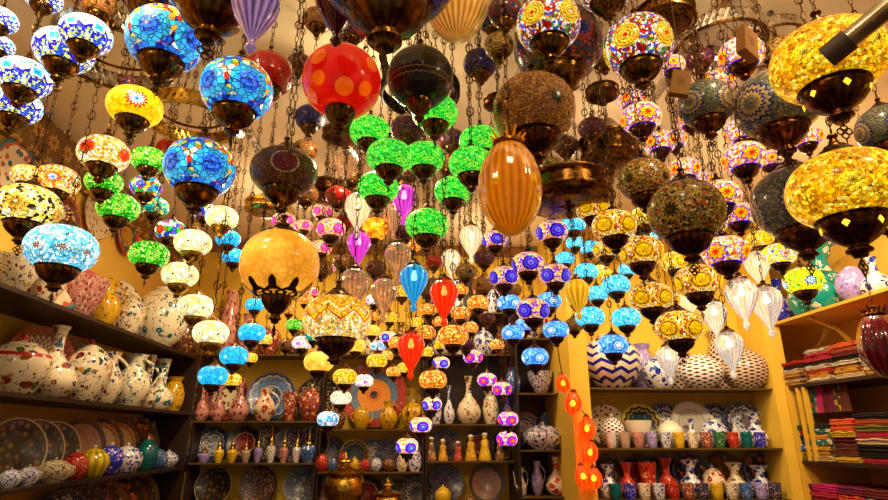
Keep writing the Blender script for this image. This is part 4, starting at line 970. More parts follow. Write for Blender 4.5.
# ------------------------------------------------------------ ceiling lights, rail, tags, pole
def rail(x, y0, y1, label):
    t = thing('track_rail', label, 'light rail', (x, y0, CEIL))
    MB().box(-.02, .02, 0, y1-y0, -.03, 0).build('rail', M['steel'], t)
rail(-.98, .9, 4.6, 'white metal light rail along the ceiling, left one')
rail(1.28, .9, 4.6, 'white metal light rail along the ceiling, right one')
def spot(x, y, label):
    t = thing('spotlight', label, 'ceiling light', (x, y, CEIL-.03), (0, 0, 0))
    MB().lathe([(.008, 0), (.008, -.05), (.03, -.055), (.034, -.1), (.05, -.13), (.046, -.13), (.03, -.1), (.001, -.099)][::-1], 20).build('housing', M['ceil'], t)
    MB().lathe([(.001, -.128), (.03, -.124), (.036, -.112), (.03, -.104), (.001, -.102)], 16).build('bulb', M['bulbwhite'], t)
spot(-.98, 2.85, 'white spotlight head on the left ceiling rail, the one in plain view')
spot(-.98, 1.6, 'white spotlight head on the left ceiling rail, nearest the front')
p = onZ(715, 62, CEIL-.02)
t = thing('ceiling_panel_light', 'bright square ceiling light inside the pierced ring at upper right', 'ceiling light', p)
MB().box(-.075, .075, -.075, .075, -.012, .0).build('diffuser', M['bulbwhite'], t)
b = MB()
for q in ((-.09, -.075, -.09, .09), (.075, .09, -.09, .09), (-.075, .075, -.09, -.075), (-.075, .075, .075, .09)): b.box(*q, -.016, .02)
b.build('frame', M['steel'], t)

def box_tag(x, y, wpx, label, d, rz, h=1.5):
    c = deep(x, y, d); w_ = wpx*d/FPX
    t = thing('hanging_box_tag', label, 'tag', c, (0, radians(14), rz))
    MB().box(-w_/2, w_/2, -w_*.22, w_*.22, -w_*h/2, w_*h/2).build('carton', M['card'], t, False)
    carton = t.children[0]
    b = MB()
    for k in range(4): b.box(-w_*(.25-.04*k), w_*(.22-.05*(k % 2)), -w_*.225, -w_*.22, w_*(.2-.13*k), w_*(.2-.13*k+.035))
    b.build('print', M['ink'], carton, False)
    top = CEIL-c.z
    MB().tube([(0, 0, w_*h/2), (-.24*top*.96, 0, top*.98)], .0016, 4).build('string', M['cardside'], t)
box_tag(747, 44, 22, 'brown cardboard box tag hanging in front of a red star lamp', 1.5, .5)
box_tag(680, 84, 18, 'dark cardboard box tag hanging beside the ruby lamp', 1.55, -.2)

p0, p1, p2 = deep(826, 58, .95), deep(846, 42, .93), deep(915, -14, .85)
t = thing('metal_pole', 'grey metal pole end reaching in from the upper right corner', 'pole', (0, 0, 0))
MB().tube([p1, p2], .0165, 20).build('tube', M['steel'], t)
MB().tube([p0, p0.lerp(p1, .03), p1.lerp(p2, .06)], [.017, .0195, .0195], 20).build('end_sleeve', plain('grey_rubber', '#54443a', .7), t)

# ------------------------------------------------------------ pottery
CP = {   # profiles: radius, height for unit height
 'bottle': [(.16, 0), (.2, .03), (.31, .14), (.33, .26), (.26, .42), (.12, .55), (.075, .66), (.07, .82), (.085, .9), (.12, 1), (.1, 1), (.06, .9)],
 'longbottle': [(.14, 0), (.16, .02), (.24, .12), (.26, .24), (.19, .36), (.09, .46), (.085, .6), (.1, .62), (.1, .64), (.085, .66), (.1, .86), (.13, 1), (.11, 1), (.08, .86)],
 'vase': [(.2, 0), (.22, .03), (.3, .3), (.31, .5), (.24, .75), (.17, .86), (.25, 1), (.23, 1), (.15, .86)],
 'wasp': [(.24, 0), (.3, .05), (.36, .25), (.3, .45), (.14, .6), (.12, .75), (.26, .96), (.3, 1), (.27, 1), (.1, .75)],
 'jug': [(.2, 0), (.24, .03), (.38, .25), (.42, .42), (.34, .6), (.22, .72), (.19, .84), (.27, 1), (.25, 1), (.17, .84)],
 'jar': [(.2, 0), (.24, .03), (.36, .25), (.41, .45), (.38, .62), (.28, .74), (.24, .76), (.22, .76)],
 'pot': [(.3, 0), (.36, .04), (.52, .3), (.55, .45), (.48, .64), (.34, .74), (.33, .7)],
 'round': [(.2, 0), (.22, .02), (.4, .16), (.5, .36), (.52, .54), (.46, .74), (.32, .9), (.2, .96), (.2, 1), (.17, 1), (.17, .95)],
 'cup': [(.27, 0), (.29, .02), (.33, .4), (.37, 1), (.34, 1), (.3, .4), (.001, .1)],
 'tumbler': [(.2, 0), (.22, .02), (.26, .5), (.34, 1), (.31, 1), (.22, .5), (.001, .1)],
 'bowl': [(.34, 0), (.36, .06), (.5, .12), (.86, .6), (1.0, 1), (.96, 1), (.8, .6), (.001, .16)],
 'tureen': [(.4, 0), (.42, .05), (.72, .2), (.8, .4), (.76, .5), (.6, .52), (.58, .5)],
 'figure': [(.24, 0), (.26, .05), (.2, .3), (.14, .55), (.17, .66), (.12, .74), (.07, .78), (.1, .84), (.11, .9), (.08, .97), (.001, 1)],
 'spirepot': [(.22, 0), (.26, .05), (.38, .25), (.4, .36), (.3, .46), (.29, .44)],
}
LIDS = {'jar': (.76, .25, .19), 'pot': (.74, .35, .2), 'tureen': (.52, .6, .3), 'spirepot': (0, 0, 0)}
NAMES = {'bottle': 'ceramic_bottle', 'longbottle': 'ceramic_bottle', 'vase': 'ceramic_vase', 'wasp': 'ceramic_vase', 'jug': 'ceramic_jug', 'jar': 'lidded_jar', 'pot': 'sugar_pot',
         'round': 'round_jar', 'cup': 'ceramic_cup', 'tumbler': 'ceramic_tumbler', 'bowl': 'ceramic_bowl', 'tureen': 'ceramic_tureen', 'figure': 'figurine', 'spirepot': 'oil_burner', 'teapot': 'teapot', 'ewer': 'ewer'}
CATS = {'bottle': 'bottle', 'longbottle': 'bottle', 'vase': 'vase', 'wasp': 'vase', 'jug': 'jug', 'jar': 'jar', 'pot': 'pot', 'round': 'jar', 'cup': 'cup', 'tumbler': 'tumbler',
        'bowl': 'bowl', 'tureen': 'tureen', 'figure': 'figurine', 'spirepot': 'oil burner', 'teapot': 'teapot', 'ewer': 'jug'}
def pot(kind, loc, h, mat, label, rz=0, knob='white', wide=1.0, group=None, handles=None):
    t = thing(NAMES[kind], label, CATS[kind], loc, (0, 0, rz), (h*wide, h*wide, h), group)
    base = {'teapot': 'pot', 'ewer': 'wasp'}.get(kind, kind)
    pr = CP[base]
    seg = 14 if kind in ('cup', 'figure', 'spirepot') else 24
    link('body', cached(('cp', base, mat), lambda: MB().lathe(pr, seg).mesh('body', P[mat])), t)
    if base in LIDS and base != 'spirepot':
        z, r, hh_ = LIDS[base]
        lid = link('lid', cached(('lid', base, mat), lambda: MB().lathe([(r*1.03, z-.02), (r*1.08, z), (r*.95, z+.02), (r*.6, z+hh_*.45), (r*.2, z+hh_*.6), (.001, z+hh_*.61)], 24).mesh('lid', P[mat])), t)
        kz = z+hh_*.58
        link('lid_knob', cached(('knob', base, knob), lambda: MB().lathe([(.02, kz), (.03, kz+.02), (.055, kz+.05), (.05, kz+.08), (.001, kz+.1)], 12).mesh('lid_knob', P[knob])), lid)
    if kind == 'spirepot':
        link('brass_burner', cached('spire', lambda: MB().lathe([(.3, .44), (.31, .47), (.2, .5), (.17, .56), (.2, .6), (.12, .64), (.06, .7), (.07, .74), (.03, .8), (.025, .92), (.001, 1)], 12).mesh('brass_burner', M['brass'])), t)
    if kind == 'figure':
        link('turban', cached(('turb', mat), lambda: MB().lathe([(.001, .9), (.1, .91), (.135, .95), (.11, 1.0), (.04, 1.04), (.001, 1.05)], 12).mesh('turban', P['white'])), t)
    def hand(x0, z0, x1, z1, out, r=.028):
        pts = []
        for i in range(9):
            f = i/8; x = x0+(x1-x0)*f + out*sin(pi*f); z = z0+(z1-z0)*f + .05*sin(pi*f); pts.append((x, 0, z))
        return MB().tube(pts, r, 7)
    if kind == 'jug' or handles == 1: link('handle', cached(('hj', mat), lambda: hand(.36, .3, .2, .9, .26).mesh('handle', P[mat])), t)
    if kind == 'ewer':
        link('handle', cached(('he', mat), lambda: hand(.33, .3, .2, .95, .22).mesh('handle', P[mat])), t)
        link('spout', cached(('se', mat), lambda: MB().tube([(-.3, 0, .25), (-.48, 0, .4), (-.52, 0, .7), (-.6, 0, .85)], [.06, .045, .03, .03], 7).mesh('spout', P[mat])), t)
    if kind == 'teapot':
        link('handle', cached(('ht', mat), lambda: hand(.5, .25, .42, .65, .26).mesh('handle', P[mat])), t)
        link('spout', cached(('st', mat), lambda: MB().tube([(-.48, 0, .25), (-.68, 0, .35), (-.76, 0, .6), (-.88, 0, .75)], [.09, .06, .04, .035], 7).mesh('spout', P[mat])), t)
    if kind == 'tureen':
        for s in (-1, 1):
            o = link('handle', cached(('hu', mat), lambda: hand(.74, .2, .7, .42, .16).mesh('handle', P[mat])), t)
            o.rotation_euler = (0, 0, 0 if s > 0 else pi)
    return t
PLATE = [(.001, 0), (.24, .0), (.28, .012), (.34, .03), (.48, .055), (.5, .062), (.497, .07), (.34, .045), (.27, .022), (.001, .014)]
FOOT = [(.2, -.02), (.25, -.02), (.245, .002), (.2, .002)]
def plate_at(loc, d, mat, label, face, lean=radians(11), group=None):
    """stands on its edge at loc, facing the direction face (radians in plan)"""
    t = thing('decorated_plate', label, 'plate', loc, (0, 0, 0), 1, group)
    # local Z of the disc points to face, tilted up by lean
    n = Vector((cos(face)*cos(lean), sin(face)*cos(lean), sin(lean)))
    x = Vector((-sin(face), cos(face), 0)); y = n.cross(x)
    mrot = Matrix((x, y, n)).transposed().to_euler()
    t.rotation_euler = mrot; t.scale = (d, d, d)
    t.location = Vector(loc) + (y*(1 if y.z > 0 else -1))*(d/2) + Vector((0, 0, .002)) + n*.02*d
    link('dish', cached(('dish', mat), lambda: MB().lathe(PLATE, 40).mesh('dish', Q[mat])), t)
    link('foot_ring', cached('foot', lambda: MB().lathe(FOOT, 24).mesh('foot_ring', P['white'])), t)
    return t

# ------------------------------------------------------------ shelf units
def unit_on_back(name, label, px0, px1, yf, yb, ypix, pxm, side=True, mk='edge', th=.012, x0=None, x1=None):
    zs = [onY(pxm, y, yf).z for y in ypix]
    a = solveX(px0, yf, 1.4) if x0 is None else x0; b = solveX(px1, yf, 1.4) if x1 is None else x1
    t = thing(name, label, 'shelf unit', (0, 0, 0))
    for z in zs + ([.55, .1] if side else []): MB().box(a, b, yf, yb, z-th, z).build('shelf_board', M[mk], t, False)
    if side:
        for x in (a, b): MB().box(x-.007, x+.007, yf+.02, yb, 0, max(zs)+.02).build('side_panel', M['wood'], t, False)
    return zs, a, b
ZA, A0, A1 = unit_on_back('display_shelf', 'dark shelf unit at the back left holding pink vases and brass-topped burners', 190, 316, 4.92, YB-.002, [354, 421, 463, 509], 256)
ZB, B0, B1 = unit_on_back('display_shelf', 'dark shelf unit at the back centre with the big ringed plate', 319, 423, 4.92, YB-.002, [354, 429, 472, 516], 370)
ZC, C0, C1 = unit_on_back('display_shelf', 'dark shelf unit at the back with the row of figurines', 426, 514, 4.92, YB-.002, [312, 354, 424, 461, 506], 470)
ZD, D0, D1 = unit_on_back('corner_shelf', 'corner shelf unit with the blue and white tureen', 520, 572, 4.7, YB-.002, [338, 393, 450, 497], 545)
ZE, E0, E1 = unit_on_back('niche_shelf', 'thin dark shelves in the yellow niche at right', 600, 780, YE+.02, YE+.358, [388, 448, 500], 690, False, x0=XE0+.002, x1=XE1-.002)
ZL = [2.08, 1.64, 1.23, .82]
t = thing('display_shelf', 'long dark shelf unit along the left wall holding painted jars', 'shelf unit', (0, 0, 0))
for z in ZL + [.42, .1]: MB().box(XL+.002, -1.75, 1.7, 4.88, z-.02, z).build('shelf_board', M['wood'], t, False)
for y in (1.7, 4.88): MB().box(XL+.002, -1.745, y-.012, y+.012, 0, 2.1).build('side_panel', M['wood'], t, False)

def slim(items, pos, hs):
    '''narrow the pots of a row so that neighbours do not run into each other'''
    ws = []
    for it, h in zip(items, hs):
        base = {'teapot': 'pot', 'ewer': 'wasp'}.get(it[2], it[2]); w_ = (it[5] if len(it) > 5 else {}).get('wide', 1.0)
        ws.append([w_, (max(r for r, _ in CP[base])+(.12 if it[2] in ('jug', 'ewer', 'tureen') else .3 if it[2] == 'teapot' else 0))*h if it[2] != 'plate' else 0])
    out = [w for w, _ in ws]
    for i in range(len(items)-1):
        if items[i][2] == 'plate' or items[i+1][2] == 'plate': continue
        d = abs(pos[i+1]-pos[i]); s = out[i]*ws[i][1]+out[i+1]*ws[i+1][1]
        if s > d*.99: f = max(.55, d*.99/s); out[i] *= f; out[i+1] *= f
    return out
def row_back(zs, k, Y, items, phrase, scale=1.0):
    """items: px, height px, kind, mat, desc"""
    n = len(items); xs = [solveX(it[0], Y, zs[k]) for it in items]; SW = slim(items, xs, [it[1]/ppm((x, Y, zs[k])) for it, x in zip(items, xs)])
    for i, it in enumerate(items):
        px, hp, kind, mat, desc = it[:5]; op = dict(it[5]) if len(it) > 5 else {}
        if kind != 'plate': op['wide'] = SW[i]
        x = solveX(px, Y, zs[k]); h = hp/ppm((x, Y, zs[k]))*scale
        ph = f'{desc}, {nth(i, n)} {phrase}' if n > 1 else f'{desc} {phrase}'
        if k > 0: h = min(h, zs[k-1]-zs[k]-.035)
        if kind == 'plate':
            Yw = YB if Y > 4.9 else YE+.358
            plate_at((x, Yw-.025-h*.2-.025*(i % 2), zs[k]), h, mat, ph, -pi/2 + op.get('turn', 0))
        else: pot(kind, (x, Y, zs[k]), h, mat, ph, **op)
def row_left(z, X, items, phrase):
    n = len(items); ys_ = [solveY(it[0], X, z) for it in items]; SW = slim(items, ys_, [it[1]/ppm((X, y, z)) for it, y in zip(items, ys_)])
    for i, it in enumerate(items):
        px, hp, kind, mat, desc = it[:5]; op = dict(it[5]) if len(it) > 5 else {}
        if kind != 'plate': op['wide'] = SW[i]
        y = solveY(px, X, z); h = hp/ppm((X, y, z))
        if z < 2: h = min(h, .375 if kind != 'plate' else .385)
        ph = f'{desc}, {nth(i, n)} {phrase}' if n > 1 else f'{desc} {phrase}'
        if kind == 'plate': plate_at((XL+.02+h/2*sin(radians(24))+h*.2, y, z), h, mat, ph, -radians(24))
        else: pot(kind, (X, y, z), h, mat, ph, **op)
wd = lambda v, **k: dict(wide=v, **k)

# back left unit
row_back(ZA, 0, 5.05, [(206, 48, 'vase', 'pinkflor', 'pink flowered vase'), (226, 66, 'vase', 'pinkflor', 'tall pink flowered vase'), (246, 42, 'vase', 'pinkflor', 'pink flowered vase'),
    (268, 34, 'jar', 'redflor', 'red flowered jar', wd(1)), (296, 36, 'bottle', 'brown', 'brown bottle')], 'on the top shelf at back left')
row_back(ZA, 1, 5.14, [(226, 44, 'plate', 'maroonrim', 'red-rimmed plate'), (270, 48, 'plate', 'bluewhite', 'blue plate with cream border'), (317, 44, 'plate', 'arches', 'dark plate with cream arches')], 'behind the pink and red vases')
row_back(ZA, 1, 5.0, [(200, 34, 'bottle', 'pinkflor', 'small pink bottle'), (217, 36, 'bottle', 'pinkflor', 'pink bottle'), (238, 42, 'bottle', 'pinkflor', 'pink long-necked bottle', wd(1.2)), (263, 32, 'jug', 'creamred', 'white jug with red discs', wd(1.1)),
    (289, 28, 'tumbler', 'redflor', 'flared red cup', wd(1.1)), (310, 38, 'jar', 'redflor', 'red lidded jar')], 'on the shelf before the blue plate')
row_back(ZA, 2, 5.14, [(210, 34, 'plate', 'whiteblue', 'plate with blue flowers'), (243, 35, 'plate', 'redblack', 'black and red plate'), (267, 36, 'plate', 'arches', 'cream and brown plate'), (290, 36, 'plate', 'purple', 'lilac ringed plate'), (311, 34, 'plate', 'olive', 'dark olive plate')], 'behind the brass-topped burners')
bn = [(203, 16, 'lilac'), (218, 22, 'gold'), (231, 22, 'gold'), (245, 21, 'net'), (257, 25, 'lilac'), (270, 30, 'whiteb'), (283, 26, 'pinkflor'), (296, 26, 'netw'), (308, 30, 'blue')]
row_back(ZA, 2, 4.98, [(x, h*1.25, 'spirepot', {'whiteb': 'netw'}.get(m, m), {'gold': 'yellow', 'net': 'cream', 'lilac': 'lilac', 'whiteb': 'white', 'pinkflor': 'pink', 'netw': 'pale', 'blue': 'blue'}[m]+' pot with brass spire burner', wd(1.1)) for x, h, m in bn], 'of the burner row')
row_back(ZA, 3, 5.1, [(210, 46, 'plate', 'olive', 'black and olive plate'), (256, 50, 'plate', 'brown', 'brown mosaic plate'), (300, 48, 'plate', 'bluegrey', 'grey blue scrolled plate')], 'on the lowest shelf at back left')
# back centre unit
row_back(ZB, 0, 5.05, [(336, 30, 'jar', 'yellow', 'yellow jar'), (370, 30, 'vase', 'cream', 'cream vase'), (400, 34, 'bottle', 'brown', 'brown bottle')], 'on the top shelf at back centre')
row_back(ZB, 1, 5.14, [(373, 66, 'plate', 'bigrings', 'largest plate with red, blue and orange rings')], 'standing behind the yellow teapots')
row_back(ZB, 1, 4.99, [(336, 22, 'pot', 'brown', 'small brown pot'), (361, 26, 'teapot', 'yellow', 'yellow teapot', wd(.95, rz=pi)), (388, 27, 'jug', 'yellow', 'yellow jug with white handle', wd(1.15)), (413, 30, 'jar', 'yellow', 'yellow lidded jar', wd(1.1))], 'before the big ringed plate')
row_back(ZB, 2, 5.14, [(331, 32, 'plate', 'cathedral', 'dark plate with pale star'), (354, 30, 'plate', 'blackgold', 'black and gold plate'), (372, 30, 'plate', 'whiteblue', 'blue flowered plate'), (391, 31, 'plate', 'purple', 'purple plate'), (411, 32, 'plate', 'navyrose', 'navy rose plate')], 'behind the small round pots')
row_back(ZB, 2, 4.98, [(321, 17, 'round', 'red', 'small red pot'), (333, 13, 'round', 'blue', 'small blue pot'), (343, 18, 'round', 'red', 'small scarlet pot'), (354, 15, 'jar', 'gold', 'small amber pot'), (365, 12, 'round', 'red', 'tiny red pot'),
    (376, 13, 'round', 'blueflor', 'small blue and white pot'), (389, 13, 'round', 'brown', 'small brown pot'), (402, 18, 'vase', 'cream', 'small cream vase', wd(1.3)), (415, 22, 'vase', 'blueflor', 'small white and blue vase', wd(1.2))], 'in the row of small round pots')
row_back(ZB, 3, 5.12, [(328, 44, 'plate', 'copper', 'copper coloured plate'), (366, 40, 'plate', 'redblack', 'plate with scarlet centre'), (394, 42, 'plate', 'olive', 'dark plate'), (416, 40, 'plate', 'arches', 'black plate with cream arches')], 'behind the brass urns')
# back right-of-centre
zt_, zb_ = ZC[0]+.38, ZC[2]
MB().box(C0, C1, YB-.012, YB-.004, zb_, zt_).build('back_panel', M['wood'], [o for o in COL.objects if str(o.get('label', '')).startswith('dark shelf unit at the back with the row')][0], False)
MB().box(D0, D1, YB-.012, YB-.004, .6, ZD[0]+.34).build('back_panel', M['wood'], [o for o in COL.objects if str(o.get('label', '')).startswith('corner shelf unit')][0], False)
row_back(ZC, 0, 5.05, [(436, 28, 'jar', 'cobalt', 'cobalt jar'), (455, 34, 'vase', 'blueflor', 'white and blue vase'), (474, 34, 'bottle', 'redflor', 'red bottle'), (492, 30, 'jug', 'blueflor', 'blue and white jug'), (507, 28, 'vase', 'lilac', 'lilac vase')], 'on the highest shelf at back centre right')
ZC = ZC[1:]
row_back(ZC, 0, 5.05, [(440, 34, 'bottle', 'blueflor', 'blue and white bottle'), (462, 38, 'vase', 'blueflor', 'blue and white vase'), (484, 30, 'jar', 'blueflor', 'blue and white jar'), (504, 30, 'vase', 'brown', 'brown vase')], 'on the top shelf above the gourd bottle')
row_back(ZC, 1, 5.0, [(436, 30, 'vase', 'blueflor', 'white and blue vase'), (449, 38, 'bottle', 'blueflor', 'white and blue bottle'), (469, 47, 'bottle', 'cream', 'cream gourd bottle with long neck', wd(1.15)), (491, 32, 'vase', 'cream', 'cream flowered vase', wd(1.1)), (508, 30, 'bottle', 'cobalt', 'cobalt bottle')], 'on the shelf above the figurines')
row_back(ZC, 2, 5.13, [(447, 30, 'plate', 'purple', 'dark purple plate'), (480, 30, 'plate', 'redblack', 'dark red plate'), (503, 28, 'plate', 'blackgold', 'black plate')], 'behind the figurines')
row_back(ZC, 2, 4.98, [(431, 22, 'figure', 'figure', 'robed figurine in brown'), (443, 20, 'figure', 'figyellow', 'short robed figurine in yellow'), (458, 18, 'figure', 'figred', 'robed figurine in red'), (471, 24, 'figure', 'figyellow', 'tall figurine in yellow'),
    (485, 26, 'figure', 'gold', 'slim golden figurine'), (500, 20, 'figure', 'figure', 'robed figurine in ochre')], 'in the figurine row')
row_back(ZC, 3, 5.1, [(446, 42, 'plate', 'purple', 'indigo flowered plate'), (487, 44, 'plate', 'palepink', 'plate with pink script-like bands')], 'on the lowest shelf under the figurines')
row_back(ZC, 3, 4.97, [(443, 20, 'jar', 'gold', 'small golden jar'), (471, 10, 'pot', 'brown', 'small dark pot')], 'before the indigo plate')
# corner unit
row_back(ZD, 0, 4.95, [(530, 34, 'jug', 'blueflor', 'blue jug'), (556, 40, 'vase', 'red', 'red vase')], 'on the top corner shelf')
row_back(ZD, 1, 4.85, [(513, 26, 'vase', 'blue', 'blue vase'), (541, 22, 'bowl', 'blueflor', 'deep blue and white bowl', wd(.85)), (563, 34, 'bottle', 'red', 'dark red bottle', wd(1.1))], 'on the shelf above the tureen')
row_back(ZD, 2, 5.1, [(526, 36, 'plate', 'whiteblue', 'blue flowered plate'), (557, 40, 'plate', 'bluewhite', 'deep blue plate')], 'behind the tureen')
row_back(ZD, 2, 4.84, [(544, 34, 'tureen', 'blueflor', 'blue and white tureen with domed lid', wd(.86))], 'on the corner shelf')
row_back(ZD, 3, 4.84, [(522, 26, 'ewer', 'creamteal', 'small white ewer', wd(.9)), (538, 32, 'jug', 'lilac', 'lilac jug with white handle', wd(.95)), (557, 36, 'bottle', 'creamred', 'white bottle with red neck', wd(1.1))], 'on the corner shelf under the tureen')
row_back(ZD, 3, 5.1, [(570, 34, 'plate', 'silver', 'pale striped plate')], 'beside the string of gourd lights')
# niche
row_back(ZE, 0, YE+.17, [(613, 54, 'round', 'zigzag', 'large round jar with navy zigzags', wd(1.08)), (661, 38, 'jar', 'blueflor', 'white jar with blue flowers', wd(1.1)),
    (703, 34, 'round', 'netw', 'round white jar with brown net', wd(1.25)), (748, 40, 'round', 'net', 'large round jar with dark net', wd(1.12))], 'on the upper niche shelf')
row_back(ZE, 0, YE+.29, [(645, 46, 'vase', 'lilac', 'lilac flowered vase', wd(.9)), (680, 60, 'vase', 'net', 'tall brown netted vase', wd(.8)), (727, 60, 'vase', 'net', 'tall dark netted vase', wd(.8))], 'at the rear of the upper niche shelf')
row_back(ZE, 1, YE+.28, [(609, 42, 'plate', 'lattice', 'cream plate with brown dots'), (643, 42, 'plate', 'blackgold', 'black plate with gold dashes'), (669, 44, 'plate', 'whiteblue', 'navy edged plate'), (694, 45, 'plate', 'silver', 'silver white plate'),
    (720, 43, 'plate', 'whiteblue', 'blue flowered white plate'), (746, 45, 'plate', 'whiteblue', 'dark blue and white plate')], 'behind the niche cups')
row_back(ZE, 1, YE+.17, [(614, 34, 'jar', 'netw', 'white netted jar'), (640, 26, 'bowl', 'white', 'low cream bowl', wd(.6)), (672, 30, 'jar', 'white', 'cream lidded jar', wd(1.1)), (694, 28, 'bottle', 'blueflor', 'white bottle with blue band', wd(1.1)), (716, 32, 'jar', 'blueflor', 'blue and white lidded jar'),
    (738, 28, 'bottle', 'netw', 'spotted white bottle', wd(1.1)), (758, 34, 'wasp', 'blueflor', 'blue and white waisted vase', wd(1.0))], 'behind the cups of the niche')
cm = [('netw', 'white netted'), ('net', 'brown netted'), ('pinkflor', 'pink'), ('lilac', 'lilac'), ('blueflor', 'blue and white'), ('gold', 'yellow'), ('whiteb', 'white'), ('redflor', 'rust red'), ('green', 'green'), ('red', 'red'), ('teal', 'teal'), ('cobalt', 'cobalt')]
row_back(ZE, 1, YE+.06, [(612+i*13.6, 15, 'cup', {'whiteb': 'cream'}.get(m, m), d+' cup', wd(1.0)) for i, (m, d) in enumerate(cm)], 'of the middle niche cup row')
row_back(ZE, 2, YE+.28, [(614, 40, 'plate', 'eyes', 'brown plate with circles'), (642, 40, 'plate', 'redblack', 'dark red plate'), (668, 40, 'plate', 'navyrose', 'dark plate with roses'), (694, 50, 'plate', 'navyrose', 'large navy plate'), (729, 48, 'plate', 'tulip', 'ochre plate with tulips'), (766, 50, 'plate', 'navyrose', 'large slate plate with orange roses')], 'on the lower niche shelf')
row_back(ZE, 2, YE+.17, [(610, 32, 'wasp', 'blueflor', 'blue and white vase'), (629, 34, 'wasp', 'red', 'red and white vase'), (650, 34, 'tumbler', 'red', 'large red tumbler', wd(1.2)), (669, 38, 'wasp', 'red', 'tall red vase', wd(.9)), (693, 36, 'wasp', 'blueflor', 'white waisted vase'),
    (716, 32, 'jar', 'creamred', 'white lidded jar'), (738, 33, 'wasp', 'cream', 'cream waisted vase', wd(1.0)), (763, 30, 'wasp', 'blueflor', 'blue waisted vase', wd(1.1))], 'behind the lowest cups')
lowc = [('teal', 'teal rimmed'), ('cobalt', 'cobalt'), ('cream', 'cream'), ('blueflor', 'blue flowered'), ('red', 'red'), ('redflor', 'rust flowered'), ('navyflor', 'navy'), ('gold', 'yellow'), ('cream', 'speckled'), ('blue', 'sky blue'), ('lilac', 'lilac'), ('navyflor', 'dark navy')]
row_back(ZE, 2, YE+.06, [(616+i*14.6, 15, 'cup', m, d+' cup', wd(1.15)) for i, (m, d) in enumerate(lowc)], 'of the lowest niche cup row')

# left wall
row_left(2.08, -1.9, [(8, 40, 'bowl', 'cream', 'big cream bowl', wd(.9)), (38, 36, 'bowl', 'creamred', 'cream bowl with red tulips', wd(.9)), (76, 44, 'bowl', 'pinkflor', 'flowered bowl', wd(.6)), (100, 52, 'jug', 'yellow', 'ochre jug', wd(.8)), (124, 50, 'jar', 'cream', 'cream scrolled jar', wd(.8)),
    (156, 62, 'round', 'creamteal', 'big white jar with teal leaves', wd(.82)), (180, 40, 'round', 'brown', 'brown latticed jar', wd(.8))], 'on the top left shelf')
row_left(2.08, -2.06, [(24, 70, 'plate', 'tulipbowl', 'plate with red tulips and teal rim', dict(turn=50)), (60, 60, 'plate', 'mustard', 'mustard plate with teal ring', dict(turn=50)), (96, 60, 'plate', 'lattice', 'cream scrolled plate', dict(turn=50)), (132, 52, 'plate', 'bluewhite', 'blue bordered plate', dict(turn=50))], 'behind the top left bowls')
row_left(1.64, -2.04, [(16, 100, 'plate', 'redrim', 'plate with red triangle rim', dict(turn=46)), (60, 84, 'plate', 'maroonrim', 'plate with wide maroon rim', dict(turn=46)), (92, 50, 'plate', 'rosewreath', 'dark wreathed plate', dict(turn=46)), (122, 44, 'plate', 'olive', 'dark olive plate', dict(turn=46)), (176, 32, 'plate', 'mustard', 'small mustard plate', dict(turn=46))], 'behind the cream jars at left')
row_left(1.64, -1.86, [(12, 62, 'jar', 'creamband', 'cream lidded jar with red knob and red band', wd(1.15, knob='red')), (47, 76, 'bottle', 'cream', 'cream bottle with mixed flowers', wd(1.0)), (80, 66, 'jar', 'cream', 'cream lidded jar with red knob', wd(.95, knob='red')),
    (103, 52, 'jug', 'cream', 'slim cream jug', wd(.75)), (128, 52, 'jug', 'creamteal', 'white jug with teal leaves', wd(1.0)), (144, 60, 'longbottle', 'cream', 'cream bottle', wd(.8)), (157, 62, 'longbottle', 'creamteal', 'long-necked white bottle with teal leaves', wd(1.1)),
    (171, 34, 'vase', 'yellow', 'yellow vase'), (180, 28, 'jug', 'green', 'green jug', wd(.8)), (189, 30, 'jar', 'figure', 'multicoloured jar')], 'of the cream row at left')
row_left(1.23, -2.04, [(-4, 64, 'plate', 'olive', 'cut-off dark plate with cream rim', dict(turn=46)), (18, 60, 'plate', 'olive', 'dark plate with cream rim', dict(turn=46)), (38, 56, 'plate', 'olive', 'black olive plate with cream rim', dict(turn=46)), (64, 56, 'plate', 'palepink', 'pink banded plate', dict(turn=46)), (84, 54, 'plate', 'script', 'plate with brown rim', dict(turn=46)),
    (102, 52, 'plate', 'script', 'plate with red calligraphy', dict(turn=46)), (124, 50, 'plate', 'rosewreath', 'black plate with rose wreath', dict(turn=46)), (148, 46, 'plate', 'lattice', 'cream plate with brown lattice', dict(turn=46)), (168, 42, 'plate', 'lattice', 'lattice plate', dict(turn=46))], 'on the middle left shelf')
row_left(1.23, -1.84, [(8, 24, 'tureen', 'blueflor', 'low white bowl with lid', wd(.8)), (26, 25, 'tureen', 'blueflor', 'low blue flowered bowl with lid', wd(.8)), (52, 30, 'tureen', 'cream', 'wide cream flowered bowl with lid', wd(.85)), (72, 30, 'pot', 'red', 'red pot', wd(.85)), (90, 32, 'pot', 'melon', 'yellow melon pot', wd(.9)),
    (107, 32, 'jar', 'cobalt', 'cobalt pot'), (124, 30, 'pot', 'blueflor', 'white flowered pot', wd(.95)), (144, 34, 'teapot', 'teal', 'dark teal teapot', wd(.6)), (157, 18, 'round', 'blue', 'small blue pot'), (167, 18, 'pot', 'blueflor', 'small white pot'), (176, 18, 'round', 'navyflor', 'small navy pot'), (185, 17, 'round', 'blue', 'tiny blue pot')], 'of the middle left front row')
